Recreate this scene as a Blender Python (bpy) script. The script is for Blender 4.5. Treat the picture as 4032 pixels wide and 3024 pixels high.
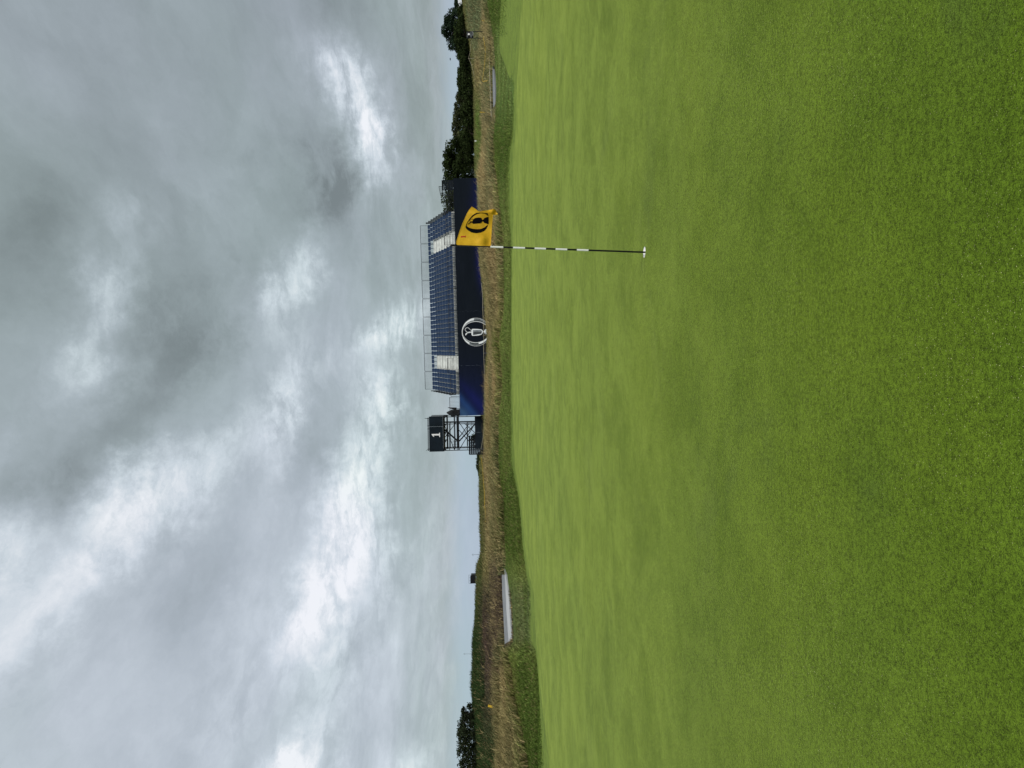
import bpy, bmesh, math, random
import numpy as np
from mathutils import Vector, Matrix, Quaternion

random.seed(7)
RNG = np.random.default_rng(11)
R = math.radians
scene = bpy.context.scene
for o in list(bpy.data.objects):
    bpy.data.objects.remove(o)
COL = scene.collection

# ------------------------------------------------------------------ camera
CAM_H = 1.65
PITCH = math.atan2(116, 2912)
ROLL = R(1.0)
cam = bpy.data.cameras.new('camera')
cam.sensor_width = 36.0
cam.lens = 26.0
cam.clip_start = 0.05
cam.clip_end = 6000
cam_o = bpy.data.objects.new('camera', cam)
COL.objects.link(cam_o)
# the phone was held upright and its picture stored on its side: image left is up in the world
fwd = Vector((0, math.cos(PITCH), -math.sin(PITCH)))
up0 = Vector((0, math.sin(PITCH), math.cos(PITCH)))
right0 = Vector((1, 0, 0))
c_, s_ = math.cos(ROLL), math.sin(ROLL)
img_up = right0 * c_ - up0 * s_        # picture's top edge points to the world's right
img_right = -(up0 * c_ + right0 * s_)        # picture's right edge points down
M = Matrix((img_right, img_up, -fwd)).transposed()
cam_o.matrix_world = Matrix.Translation((0, 0, CAM_H)) @ M.to_4x4()
scene.camera = cam_o

# ------------------------------------------------------------------ view
scene.view_settings.view_transform = 'Standard'
scene.view_settings.look = 'None'
scene.view_settings.gamma = 1.0
scene.view_settings.use_curve_mapping = False
scene.view_settings.exposure = 1.0

# ------------------------------------------------------------------ node helper
class N:
    def __init__(self, nt):
        self.nt = nt
        nt.nodes.clear()
    def new(self, t, **kw):
        n = self.nt.nodes.new(t)
        for k, v in kw.items():
            setattr(n, k, v)
        return n
    def set(self, sock, v):
        if isinstance(v, bpy.types.NodeSocket):
            self.nt.links.new(v, sock)
        elif v is not None:
            if sock.type == 'RGBA' and not hasattr(v, '__len__'):
                v = (v, v, v, 1)
            elif sock.type == 'RGBA' and len(v) == 3:
                v = (*v, 1)
            sock.default_value = v
    def math(self, op, a, b=None, c=None, clamp=False):
        n = self.new('ShaderNodeMath', operation=op, use_clamp=clamp)
        self.set(n.inputs[0], a)
        if b is not None: self.set(n.inputs[1], b)
        if c is not None: self.set(n.inputs[2], c)
        return n.outputs[0]
    def vmath(self, op, a, b=None):
        n = self.new('ShaderNodeVectorMath', operation=op)
        self.set(n.inputs[0], a)
        if b is not None: self.set(n.inputs[1], b)
        return n.outputs['Value'] if op in ('DOT_PRODUCT', 'LENGTH', 'DISTANCE') else n.outputs['Vector']
    def mix(self, f, a, b, mode='MIX'):
        n = self.new('ShaderNodeMix', data_type='RGBA', blend_type=mode)
        self.set(n.inputs['Factor'], f)
        self.set(n.inputs[6], a)
        self.set(n.inputs[7], b)
        return n.outputs[2]
    def noise(self, vec, scale, detail=4, rough=0.5, dist=0.0, color=False):
        n = self.new('ShaderNodeTexNoise')
        self.set(n.inputs['Vector'], vec)
        self.set(n.inputs['Scale'], scale)
        self.set(n.inputs['Detail'], detail)
        self.set(n.inputs['Roughness'], rough)
        self.set(n.inputs['Distortion'], dist)
        return n.outputs['Color' if color else 'Fac']
    def maprange(self, v, a, b, c=0.0, d=1.0, smooth=True):
        n = self.new('ShaderNodeMapRange', interpolation_type='SMOOTHSTEP' if smooth else 'LINEAR')
        self.set(n.inputs[0], v)
        for i, x in enumerate((a, b, c, d)):
            self.set(n.inputs[i + 1], x)
        return n.outputs[0]
    def ramp(self, v, stops):
        n = self.new('ShaderNodeValToRGB')
        cr = n.color_ramp
        while len(cr.elements) < len(stops):
            cr.elements.new(0.5)
        for e, (p, c) in zip(cr.elements, stops):
            e.position = p
            e.color = (*c, 1) if len(c) == 3 else c
        self.set(n.inputs[0], v)
        return n.outputs[0]
    def mapping(self, vec, scale=(1, 1, 1), rot=(0, 0, 0), loc=(0, 0, 0)):
        n = self.new('ShaderNodeMapping')
        self.set(n.inputs[0], vec)
        n.inputs['Location'].default_value = loc
        n.inputs['Rotation'].default_value = rot
        n.inputs['Scale'].default_value = scale
        return n.outputs[0]

# ------------------------------------------------------------------ sky
SUN_EL, SUN_AZ = R(52), R(150)          # azimuth from +Y (ahead) towards +X (right): behind the camera's right shoulder
world = bpy.data.worlds.new('World')
scene.world = world
world.use_nodes = True
w = N(world.node_tree)
tc = w.new('ShaderNodeTexCoord')
D = tc.outputs['Generated']
sky = w.new('ShaderNodeTexSky', sky_type='NISHITA', sun_disc=False)
sky.sun_elevation = SUN_EL
sky.sun_rotation = SUN_AZ
sep = w.new('ShaderNodeSeparateXYZ')
w.set(sep.inputs[0], D)
elev = sep.outputs[2]
ez = w.math('ADD', w.math('MAXIMUM', elev, 0.0), 0.16)
comb = w.new('ShaderNodeCombineXYZ')
w.set(comb.inputs[0], w.math('DIVIDE', sep.outputs[0], ez))
w.set(comb.inputs[1], w.math('DIVIDE', sep.outputs[1], ez))
CP = comb.outputs[0]                     # position on a flat cloud deck overhead
streak = w.mapping(CP, scale=(1.0, 0.62, 1.0), rot=(0, 0, R(32)))
warp = w.vmath('SUBTRACT', w.noise(streak, 1.3, 8, 0.62, color=True), (0.5, 0.5, 0.5))
sc = w.new('ShaderNodeVectorMath', operation='SCALE')
w.set(sc.inputs[0], warp); sc.inputs[3].default_value = 0.7
streak_w = w.vmath('ADD', streak, sc.outputs[0])
n_big = w.noise(streak_w, 0.75, 3, 0.5)
n_mid = w.noise(streak_w, 2.0, 8, 0.62)
n_fine = w.noise(w.vmath('ADD', CP, sc.outputs[0]), 4.6, 9, 0.66)
# direction warped by the same turbulence, for the cloud banks
wd = w.vmath('SUBTRACT', w.noise(D, 5.5, 9, 0.68, color=True), (0.5, 0.5, 0.5))
sd = w.new('ShaderNodeVectorMath', operation='SCALE')
w.set(sd.inputs[0], wd); sd.inputs[3].default_value = 0.17
DW = w.vmath('ADD', D, sd.outputs[0])

def bank(az, el, s1, s2, tilt, amp):
    """one cloud bank: centre (deg), half sizes (deg) along/across, tilt of its long axis from level (deg)"""
    a, e = R(az), R(el)
    c = Vector((math.sin(a) * math.cos(e), math.cos(a) * math.cos(e), math.sin(e)))
    r = Vector((math.cos(a), -math.sin(a), 0))
    u = r.cross(c).normalized()
    t1 = r * math.cos(R(tilt)) + u * math.sin(R(tilt))
    t2 = -r * math.sin(R(tilt)) + u * math.cos(R(tilt))
    q1 = w.math('POWER', w.vmath('DOT_PRODUCT', DW, tuple(t1 / math.sin(R(s1)))), 2.0)
    q2 = w.math('POWER', w.vmath('DOT_PRODUCT', DW, tuple(t2 / math.sin(R(s2)))), 2.0)
    g = w.math('EXPONENT', w.math('MULTIPLY', w.math('ADD', q1, q2), -1.0))
    front = w.math('GREATER_THAN', w.vmath('DOT_PRODUCT', D, tuple(c)), 0.0)
    return w.math('MULTIPLY', w.math('MULTIPLY', g, front), amp)

BANKS = [
    (21.9, 9.9, 3.4, 1.5, 14, 0.36),
    (17.4, 8.4, 3.1, 1.4, 0, 0.36),
    (7.9, 14.1, 4.2, 1.5, -27, 0.29),
    (4.3, 7.0, 3.1, 1.3, -37, 0.31),
    (-2.4, 15.5, 3.1, 1.6, -8, 0.23),
    (-8.5, 10.1, 5.7, 1.8, -10, 0.32),
    (-16.5, 12.0, 4.7, 1.5, -13, 0.27),
    (-28.2, 12.7, 3.2, 1.1, -17, 0.29),
    (-29.3, 6.2, 2.5, 1.2, -24, 0.23),
    (-7.7, 24.2, 3.9, 1.8, -47, 0.25),
    (-12.8, 32.9, 3.9, 2.2, -47, 0.29),
    (-18.0, 35.0, 2.2, 1.2, -41, 0.23),
    (7.9, 25.9, 2.3, 1.4, -27, 0.16),
    (1.6, 27.1, 2.1, 1.6, -29, 0.18),
    (13.3, 23.5, 1.8, 1.6, -27, 0.13),
    (-1.8, 7.1, 1.7, 1.4, 7, 0.22),
    (-12.4, 8.0, 5.2, 1.3, 2, 0.14),
    (15.0, 11.2, 3.6, 2.1, 22, -0.20),
    (5.7, 21.9, 3.3, 2.0, -30, -0.14),
    (-7.2, 30.0, 2.4, 2.0, -31, -0.16),
    (-15.4, 20.4, 6.7, 2.9, -30, -0.09),
    (28.5, 9.3, 3.1, 2.2, -8, -0.10),
    (-5.9, 13.3, 1.5, 1.3, -8, -0.09),
    (11.8, 28.2, 9.2, 4.3, 27, -0.05),
    (24.7, 17.2, 7.7, 3.9, -54, -0.05),
    (-12.2, 26.1, 14.7, 1.8, -44, 0.22),
    (-12.2, 9.6, 16.2, 1.4, -10, 0.14),
    (2.8, 20.8, 14.2, 1.7, -42, -0.13),
    (4.6, 26.9, 8.0, 1.4, -40, 0.12),
    (11.3, 30.2, 7.8, 2.7, -36, -0.08),
    (-22.3, 17.0, 6.8, 1.6, -6, 0.07),
]
acc = None
for b in BANKS:
    g = bank(*b)
    acc = g if acc is None else w.math('ADD', acc, g)
acc = w.math('MULTIPLY', acc, w.maprange(n_fine, 0.28, 0.66, 0.35, 1.35))
lum = w.math('ADD', 0.37, w.math('MULTIPLY', acc, 1.35))
lum = w.math('ADD', lum, w.math('MULTIPLY', w.math('SUBTRACT', n_big, 0.5), 0.44))
lum = w.math('ADD', lum, w.math('MULTIPLY', w.math('SUBTRACT', n_mid, 0.5), 0.50))
lum = w.math('ADD', lum, w.math('MULTIPLY', w.math('SUBTRACT', n_fine, 0.5), 0.22))
# overcast: lighter to the left, where the cloud is thinner
lum = w.math('SUBTRACT', lum, w.math('MULTIPLY', sep.outputs[0], 0.26))
cloud = w.ramp(lum, [(0.0, (0.094, 0.110, 0.112)), (0.22, (0.150, 0.176, 0.183)), (0.42, (0.206, 0.238, 0.254)),
                     (0.66, (0.305, 0.345, 0.365)), (1.0, (0.445, 0.465, 0.470))])
# clear pale strip low over the horizon
strip = w.math('ADD', elev, w.math('MULTIPLY', w.math('SUBTRACT', n_mid, 0.5), 0.035))
strip = w.maprange(strip, 0.025, 0.055, 1.0, 0.0)
cloud = w.mix(w.math('MULTIPLY', strip, 0.8), cloud, (0.205, 0.262, 0.310))
sk = w.new('ShaderNodeVectorMath', operation='SCALE')
w.set(sk.inputs[0], sky.outputs[0]); sk.inputs[3].default_value = 0.06
hue = w.mix(w.maprange(n_big, 0.35, 0.65), (0.985, 1.01, 0.985), (1.015, 0.985, 1.03))
cloud = w.mix(1.0, cloud, hue, 'MULTIPLY')
final = w.mix(0.94, sk.outputs[0], cloud)
bg = w.new('ShaderNodeBackground')
w.set(bg.inputs[0], final)
bg.inputs[1].default_value = 1.0
wo = w.new('ShaderNodeOutputWorld')
w.nt.links.new(bg.outputs[0], wo.inputs[0])
world.cycles.sampling_method = 'MANUAL'
world.cycles.sample_map_resolution = 512

sun = bpy.data.lights.new('sun', 'SUN')
sun.energy = 1.5
sun.angle = R(24)
sun.color = (1.0, 0.96, 0.90)
sun_o = bpy.data.objects.new('sun', sun)
sd_ = Vector((math.sin(SUN_AZ) * math.cos(SUN_EL), math.cos(SUN_AZ) * math.cos(SUN_EL), math.sin(SUN_EL)))
sun_o.rotation_euler = sd_.to_track_quat('Z', 'Y').to_euler()
sun_o.location = sd_ * 60
COL.objects.link(sun_o)

# ------------------------------------------------------------------ materials
def principled(name, base, rough=0.6, metal=0.0, spec=0.3, sheen=None, bump=None, noise=None):
    """base colour with a faint noise variation; noise=(scale, amount)"""
    m = bpy.data.materials.new(name)
    m.use_nodes = True
    n = N(m.node_tree)
    p = n.new('ShaderNodeBsdfPrincipled')
    o = n.new('ShaderNodeOutputMaterial')
    n.nt.links.new(p.outputs[0], o.inputs[0])
    t = n.new('ShaderNodeTexCoord')
    col = base
    if noise:
        f = n.noise(t.outputs['Object'], noise[0], 5, 0.6)
        lo = tuple(max(0, x * (1 - noise[1])) for x in base)
        hi = tuple(min(1, x * (1 + noise[1])) for x in base)
        col = n.mix(n.maprange(f, 0.3, 0.7), lo, hi)
    n.set(p.inputs['Base Color'], col)
    p.inputs['Roughness'].default_value = rough
    p.inputs['Metallic'].default_value = metal
    p.inputs['Specular IOR Level'].default_value = spec
    if bump:
        b = n.new('ShaderNodeBump')
        b.inputs['Strength'].default_value = bump[1]
        b.inputs['Distance'].default_value = bump[2]
        n.set(b.inputs['Height'], n.noise(t.outputs['Object'], bump[0], 4, 0.6))
        n.nt.links.new(b.outputs[0], p.inputs['Normal'])
    m['n'] = 1
    return m

def tint_material(name, rough=0.85, translucent=0.25, sat_noise=None):
    """colour carried by the plant itself in its 'tint' attribute"""
    m = bpy.data.materials.new(name)
    m.use_nodes = True
    n = N(m.node_tree)
    at = n.new('ShaderNodeAttribute', attribute_name='tint')
    col = at.outputs['Color']
    if sat_noise:
        t = n.new('ShaderNodeTexCoord')
        for s, a in sat_noise:
            f = n.maprange(n.noise(t.outputs['Object'], s, 5, 0.6), 0.25, 0.75, 1 - a, 1 + a)
            vm = n.new('ShaderNodeVectorMath', operation='SCALE')
            n.set(vm.inputs[0], col); n.set(vm.inputs[3], f)
            col = vm.outputs[0]
    d = n.new('ShaderNodeBsdfDiffuse')
    n.set(d.inputs[0], col)
    o = n.new('ShaderNodeOutputMaterial')
    if translucent:
        tr = n.new('ShaderNodeBsdfTranslucent')
        n.set(tr.inputs[0], col)
        mx = n.new('ShaderNodeMixShader')
        mx.inputs[0].default_value = translucent
        n.nt.links.new(d.outputs[0], mx.inputs[1])
        n.nt.links.new(tr.outputs[0], mx.inputs[2])
        n.nt.links.new(mx.outputs[0], o.inputs[0])
    else:
        n.nt.links.new(d.outputs[0], o.inputs[0])
    return m

def turf_material(name, dark, light, yellow, grain, sheen=0.35, coarse=1.0, tint=(0.90, 1.0, 0.22)):
    m = bpy.data.materials.new(name)
    m.use_nodes = True
    n = N(m.node_tree)
    t = n.new('ShaderNodeTexCoord')
    v = t.outputs['Object']
    big = n.noise(v, 0.16 * coarse, 4, 0.6, 0.8)
    mid = n.noise(v, 0.9 * coarse, 6, 0.62, 0.5)
    sml = n.noise(v, 5.0 * coarse, 4, 0.65)
    fine = n.noise(v, grain * 1.15, 2, 0.65)
    tuft = n.noise(v, grain * 0.30, 3, 0.7)
    f = n.math('ADD', n.math('MULTIPLY', mid, 0.68), n.math('MULTIPLY', sml, 0.32))
    col = n.mix(n.maprange(f, 0.32, 0.68), dark, light)
    col = n.mix(n.math('MULTIPLY', n.maprange(big, 0.38, 0.66), 0.7), col, yellow)
    # blade-scale grain: thatch and stems between, pale tips here and there
    clump = n.noise(v, grain * 0.085, 4, 0.7)
    g = n.math('ADD', n.math('MULTIPLY', fine, 0.50), n.math('ADD', n.math('MULTIPLY', tuft, 0.36), n.math('MULTIPLY', clump, 0.14)))
    k = n.maprange(g, 0.41, 0.59, 0.34, 1.66, smooth=False)
    # cooler, thinner patches
    thin = n.maprange(n.noise(n.mapping(v, loc=(7, 3, 0)), 0.55 * coarse, 5, 0.65, 0.6), 0.56, 0.70, 0.0, 0.45)
    col = n.mix(thin, col, (dark[0] * 0.85, dark[1] * 0.82, dark[2] * 2.6))
    sc_ = n.new('ShaderNodeVectorMath', operation='SCALE')
    n.set(sc_.inputs[0], col); n.set(sc_.inputs[3], k)
    col = sc_.outputs[0]
    tip = n.noise(v, grain * 0.8, 1, 0.5)
    tipz = n.noise(v, 0.7, 2, 0.5)
    col = n.mix(n.math('MULTIPLY', n.maprange(tip, 0.69, 0.76, 0.0, 0.9), n.maprange(tipz, 0.35, 0.6, 0.25, 1.0)), col, (0.42, 0.44, 0.20))
    p = n.new('ShaderNodeBsdfPrincipled')
    n.set(p.inputs['Base Color'], col)
    p.inputs['Roughness'].default_value = 0.8
    p.inputs['Specular IOR Level'].default_value = 0.08
    p.inputs['Sheen Weight'].default_value = sheen
    p.inputs['Sheen Roughness'].default_value = 0.32
    st = n.new('ShaderNodeVectorMath', operation='SCALE')
    n.set(st.inputs[0], tint); n.set(st.inputs[3], n.maprange(n.math('ADD', n.math('MULTIPLY', f, 0.4), n.math('MULTIPLY', g, 0.6)), 0.42, 0.58, 0.55, 1.25))
    n.nt.links.new(st.outputs[0], p.inputs['Sheen Tint'])
    b = n.new('ShaderNodeBump')
    b.inputs['Strength'].default_value = 0.6
    b.inputs['Distance'].default_value = 0.004
    n.set(b.inputs['Height'], g)
    n.nt.links.new(b.outputs[0], p.inputs['Normal'])
    o = n.new('ShaderNodeOutputMaterial')
    n.nt.links.new(p.outputs[0], o.inputs[0])
    return m

MAT = {}
MAT['green'] = turf_material('putting_turf', (0.050, 0.088, 0.005), (0.073, 0.121, 0.008), (0.085, 0.129, 0.007), 170.0, 0.78)
MAT['apron'] = turf_material('apron_turf', (0.032, 0.062, 0.008), (0.058, 0.098, 0.013), (0.062, 0.098, 0.013), 38.0, 0.58, coarse=1.6, tint=(0.84, 0.98, 0.18))
MAT['soil'] = tint_material('rough_ground', translucent=0.0, sat_noise=[(0.15, 0.2), (1.2, 0.3), (7.0, 0.35)])
MAT['blade'] = tint_material('grass_blade', translucent=0.3)
MAT['leaf'] = tint_material('leaf', translucent=0.2)
MAT['bark'] = principled('bark', (0.05, 0.04, 0.03), 0.9, noise=(4, 0.4))
MAT['path'] = principled('asphalt_path', (0.175, 0.185, 0.195), 0.85, noise=(1.5, 0.12), bump=(60, 0.4, 0.01))
MAT['path_pale'] = principled('pale_path', (0.37, 0.38, 0.385), 0.85, noise=(1.5, 0.08), bump=(60, 0.4, 0.01))
MAT['navy'] = principled('navy_plastic', (0.009, 0.030, 0.078), 0.5, spec=0.3, noise=(0.7, 0.25))
MAT['navy_rim'] = principled('painted_rim_highlight', (0.055, 0.085, 0.125), 0.5, spec=0.4, noise=(0.7, 0.25))  # paler navy for seat edges: the sky's reflection put into the base colour
MAT['navy_dark'] = principled('navy_board', (0.007, 0.011, 0.018), 0.7, spec=0.12, noise=(1.2, 0.2))
MAT['fence'] = principled('navy_fence', (0.0065, 0.012, 0.018), 0.7, spec=0.12, noise=(0.8, 0.3))
MAT['steel'] = principled('dark_steel', (0.014, 0.016, 0.020), 0.55, 0.0, spec=0.2, noise=(3, 0.2))
MAT['galv'] = principled('galvanised_steel', (0.16, 0.17, 0.18), 0.45, 0.5, noise=(3, 0.2))
MAT['tread'] = principled('pale_plywood', (0.60, 0.62, 0.59), 0.75, noise=(1.7, 0.16))
MAT['riser'] = principled('pale_riser', (0.46, 0.47, 0.45), 0.8, noise=(1.7, 0.2))
MAT['black'] = principled('black_cloth', (0.010, 0.011, 0.013), 0.75, noise=(3, 0.4), bump=(9, 0.6, 0.03))
MAT['blackpaint'] = principled('black_paint', (0.008, 0.008, 0.009), 0.4, spec=0.25, noise=(20, 0.2))
MAT['whitepaint'] = principled('white_paint', (0.80, 0.80, 0.78), 0.4, spec=0.5, noise=(20, 0.04))
MAT['rope'] = principled('pale_rope', (0.36, 0.33, 0.24), 0.9, noise=(8, 0.2))
MAT['yellow'] = principled('yellow_tape', (0.62, 0.40, 0.03), 0.6, noise=(6, 0.15))
MAT['silver1'] = principled('silver_print', (0.80, 0.83, 0.84), 0.6, noise=(3, 0.06))
MAT['silver2'] = principled('grey_print', (0.16, 0.18, 0.19), 0.6, noise=(2.5, 0.5))
MAT['silver3'] = principled('dark_grey_print', (0.055, 0.065, 0.068), 0.6, noise=(2.5, 0.5))
MAT['ink'] = principled('black_ink', (0.004, 0.004, 0.006), 0.85, spec=0.05, noise=(20, 0.2))
MAT['red'] = principled('red_ink', (0.42, 0.03, 0.012), 0.7, noise=(30, 0.1))
MAT['tent'] = principled('white_tent', (0.80, 0.82, 0.83), 0.6, noise=(0.8, 0.04))
MAT['emblem_white'] = principled('white_vinyl', (0.80, 0.80, 0.80), 0.5, noise=(2, 0.03))

# flag cloth: yellow nylon that lets light through
m = bpy.data.materials.new('yellow_flag'); m.use_nodes = True
n = N(m.node_tree)
t = n.new('ShaderNodeTexCoord')
f1 = n.noise(t.outputs['Object'], 14, 4, 0.6)
weave = n.noise(t.outputs['Object'], 420, 2, 0.5)
cf = n.mix(n.maprange(f1, 0.3, 0.7), (0.80, 0.485, 0.024), (0.93, 0.60, 0.036))
cf = n.mix(n.maprange(weave, 0.35, 0.65, 0.0, 0.25), cf, (0.40, 0.23, 0.014))
p = n.new('ShaderNodeBsdfPrincipled'); n.set(p.inputs['Base Color'], cf)
p.inputs['Roughness'].default_value = 0.6; p.inputs['Specular IOR Level'].default_value = 0.25
tr = n.new('ShaderNodeBsdfTranslucent'); n.set(tr.inputs[0], cf)
bmp = n.new('ShaderNodeBump'); bmp.inputs['Strength'].default_value = 0.5; bmp.inputs['Distance'].default_value = 0.006
n.set(bmp.inputs['Height'], n.noise(t.outputs['Object'], 22, 4, 0.55, 0.8)); n.nt.links.new(bmp.outputs[0], p.inputs['Normal'])
mx = n.new('ShaderNodeMixShader'); mx.inputs[0].default_value = 0.3
n.nt.links.new(p.outputs[0], mx.inputs[1]); n.nt.links.new(tr.outputs[0], mx.inputs[2])
o = n.new('ShaderNodeOutputMaterial'); n.nt.links.new(mx.outputs[0], o.inputs[0])
MAT['flag'] = m

# printed fabric of the grandstand front: near-black navy with blue sweeps of print (object space = stand space)
m = bpy.data.materials.new('printed_hoarding'); m.use_nodes = True
n = N(m.node_tree)
t = n.new('ShaderNodeTexCoord'); v = t.outputs['Object']
sp = n.new('ShaderNodeSeparateXYZ'); n.set(sp.inputs[0], v)
X, Z = sp.outputs[0], sp.outputs[2]
def gauss(cx, cz, sx, sz, tilt):
    ct, st = math.cos(R(tilt)), math.sin(R(tilt))
    dx = n.math('SUBTRACT', X, cx); dz = n.math('SUBTRACT', Z, cz)
    a = n.math('DIVIDE', n.math('ADD', n.math('MULTIPLY', dx, ct), n.math('MULTIPLY', dz, st)), sx)
    b = n.math('DIVIDE', n.math('SUBTRACT', n.math('MULTIPLY', dz, ct), n.math('MULTIPLY', dx, st)), sz)
    q = n.math('ADD', n.math('MULTIPLY', a, a), n.math('MULTIPLY', b, b))
    return n.math('EXPONENT', n.math('MULTIPLY', q, -1.0))
basec = n.mix(n.noise(v, 0.5, 3, 0.5), (0.0035, 0.0065, 0.011), (0.006, 0.010, 0.017))
c = n.mix(n.math('MULTIPLY', gauss(0.0, -1.4, 4.2, 2.6, 0), 0.9), basec, (0.005, 0.010, 0.060))
c = n.mix(n.math('MULTIPLY', gauss(0.9, -0.9, 3.4, 0.42, 38), 0.85), c, (0.018, 0.056, 0.18))
c = n.mix(n.math('MULTIPLY', gauss(0.2, -0.45, 1.2, 0.5, 38), 0.75), c, (0.045, 0.11, 0.23))
c = n.mix(n.math('MULTIPLY', gauss(0.8, -2.6, 3.5, 0.5, 40), 0.8), c, (0.008, 0.012, 0.10))
c = n.mix(n.math('MULTIPLY', gauss(17.6, -3.0, 2.6, 0.55, 0), 0.9), c, (0.014, 0.013, 0.20))
c = n.mix(n.math('MULTIPLY', gauss(24.6, -3.0, 2.8, 0.7, 0), 0.8), c, (0.008, 0.014, 0.11))
c = n.mix(n.math('MULTIPLY', gauss(21.0, -2.9, 2.0, 0.6, 20), 0.7), c, (0.012, 0.014, 0.10))
p = n.new('ShaderNodeBsdfPrincipled'); n.set(p.inputs['Base Color'], c)
p.inputs['Roughness'].default_value = 0.8; p.inputs['Specular IOR Level'].default_value = 0.12
bmp = n.new('ShaderNodeBump'); bmp.inputs['Strength'].default_value = 0.5; bmp.inputs['Distance'].default_value = 0.08
n.set(bmp.inputs['Height'], n.noise(n.mapping(v, (0.5, 1, 1.1), (0, R(30), 0)), 0.9, 3, 0.5, 0.7)); n.nt.links.new(bmp.outputs[0], p.inputs['Normal'])
o = n.new('ShaderNodeOutputMaterial'); n.nt.links.new(p.outputs[0], o.inputs[0])
MAT['hoarding'] = m

# ------------------------------------------------------------------ object helpers
def link(name, me, parent=None, loc=None):
    o = bpy.data.objects.new(name, me)
    COL.objects.link(o)
    if parent is not None: o.parent = parent
    if loc is not None: o.location = loc
    return o

def tag(o, label=None, cat=None, group=None, kind=None):
    if label: o['label'] = label
    if cat: o['category'] = cat
    if group: o['group'] = group
    if kind: o['kind'] = kind
    return o

def thing(name, loc, label, cat, rz=0.0, group=None):
    e = bpy.data.objects.new(name, None)
    e.empty_display_size = 0.3
    COL.objects.link(e)
    e.location = loc
    e.rotation_euler = (0, 0, rz)
    return tag(e, label, cat, group)

class MB:
    """collects boxes, tubes and polygons and links them as one mesh object"""
    def __init__(self):
        self.v, self.f, self.mi = [], [], []
    def add(self, vs, fs, mi=0):
        k = len(self.v)
        self.v += [tuple(x) for x in vs]
        self.f += [tuple(i + k for i in f) for f in fs]
        self.mi += [mi] * len(fs)
        return self
    def box(self, x0, x1, y0, y1, z0, z1, mi=0):
        vs = [(x0, y0, z0), (x1, y0, z0), (x1, y1, z0), (x0, y1, z0), (x0, y0, z1), (x1, y0, z1), (x1, y1, z1), (x0, y1, z1)]
        fs = [(0, 3, 2, 1), (4, 5, 6, 7), (0, 1, 5, 4), (1, 2, 6, 5), (2, 3, 7, 6), (3, 0, 4, 7)]
        return self.add(vs, fs, mi)
    def bar(self, a, b, wd, mi=0, sides=4, w2=None, cap=True):
        a, b = Vector(a), Vector(b)
        d = (b - a).normalized()
        ref = Vector((0, 0, 1)) if abs(d.z) < 0.95 else Vector((1, 0, 0))
        u = d.cross(ref).normalized(); q = d.cross(u)
        w2 = wd if w2 is None else w2
        vs = []
        for p_, r_ in ((a, wd), (b, w2)):
            for i in range(sides):
                an = 2 * math.pi * (i + 0.5) / sides
                vs.append(p_ + (u * math.cos(an) + q * math.sin(an)) * r_)
        fs = [(i, (i + 1) % sides, sides + (i + 1) % sides, sides + i) for i in range(sides)]
        if cap: fs += [tuple(range(sides))[::-1], tuple(range(sides, 2 * sides))]
        return self.add(vs, fs, mi)
    def path(self, pts, r_, mi=0, sides=5):
        for a, b in zip(pts[:-1], pts[1:]):
            self.bar(a, b, r_, mi, sides)
        return self
    def mesh(self, name, mats, smooth=False):
        me = bpy.data.meshes.new(name)
        me.from_pydata(self.v, [], self.f)
        for mm in (mats if isinstance(mats, (list, tuple)) else [mats]):
            me.materials.append(mm)
        if len(me.materials) > 1:
            me.polygons.foreach_set('material_index', self.mi)
        if smooth:
            me.polygons.foreach_set('use_smooth', [True] * len(me.polygons))
        me.update()
        return me
    def build(self, name, mats, parent=None, smooth=False, loc=None):
        return link(name, self.mesh(name, mats, smooth), parent, loc)

def np_mesh(name, V, F3=None, F4=None, tint=None, mat=None, smooth=False):
    me = bpy.data.meshes.new(name)
    V = np.asarray(V, np.float32)
    me.vertices.add(len(V)); me.vertices.foreach_set('co', V.ravel())
    F3 = np.zeros((0, 3), np.int32) if F3 is None else np.asarray(F3, np.int32)
    F4 = np.zeros((0, 4), np.int32) if F4 is None else np.asarray(F4, np.int32)
    loops = np.concatenate([F3.ravel(), F4.ravel()])
    starts = np.concatenate([np.arange(len(F3)) * 3, len(F3) * 3 + np.arange(len(F4)) * 4]).astype(np.int32)
    me.loops.add(len(loops)); me.loops.foreach_set('vertex_index', loops.astype(np.int32))
    me.polygons.add(len(starts)); me.polygons.foreach_set('loop_start', starts)
    if smooth: me.polygons.foreach_set('use_smooth', np.ones(len(starts), bool))
    me.update(calc_edges=True)
    if tint is not None:
        at = me.color_attributes.new('tint', 'FLOAT_COLOR', 'POINT')
        c4 = np.ones((len(V), 4), np.float32); c4[:, :3] = tint
        at.data.foreach_set('color', c4.ravel())
    if mat: me.materials.append(mat)
    return me

def vnoise(x, y, seed=0):
    """smooth value noise, -1..1"""
    x = np.asarray(x, float); y = np.asarray(y, float)
    xi = np.floor(x).astype(np.int64); yi = np.floor(y).astype(np.int64)
    fx = x - xi; fy = y - yi
    fx = fx * fx * (3 - 2 * fx); fy = fy * fy * (3 - 2 * fy)
    def h(a, b):
        k = (a * 374761393 + b * 668265263 + seed * 1442695041) & 0x7fffffff
        k = ((k ^ (k >> 13)) * 1274126177) & 0x7fffffff
        return ((k ^ (k >> 16)) & 0xffff) / 32767.5 - 1
    return (h(xi, yi) * (1 - fx) + h(xi + 1, yi) * fx) * (1 - fy) + (h(xi, yi + 1) * (1 - fx) + h(xi + 1, yi + 1) * fx) * fy

def fbm(x, y, seed=0, oct=4):
    s, a, t_ = 0, 1, 0
    for k in range(oct):
        s = s + a * vnoise(x * 2 ** k, y * 2 ** k, seed + k); t_ += a; a *= 0.5
    return s / t_

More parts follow.
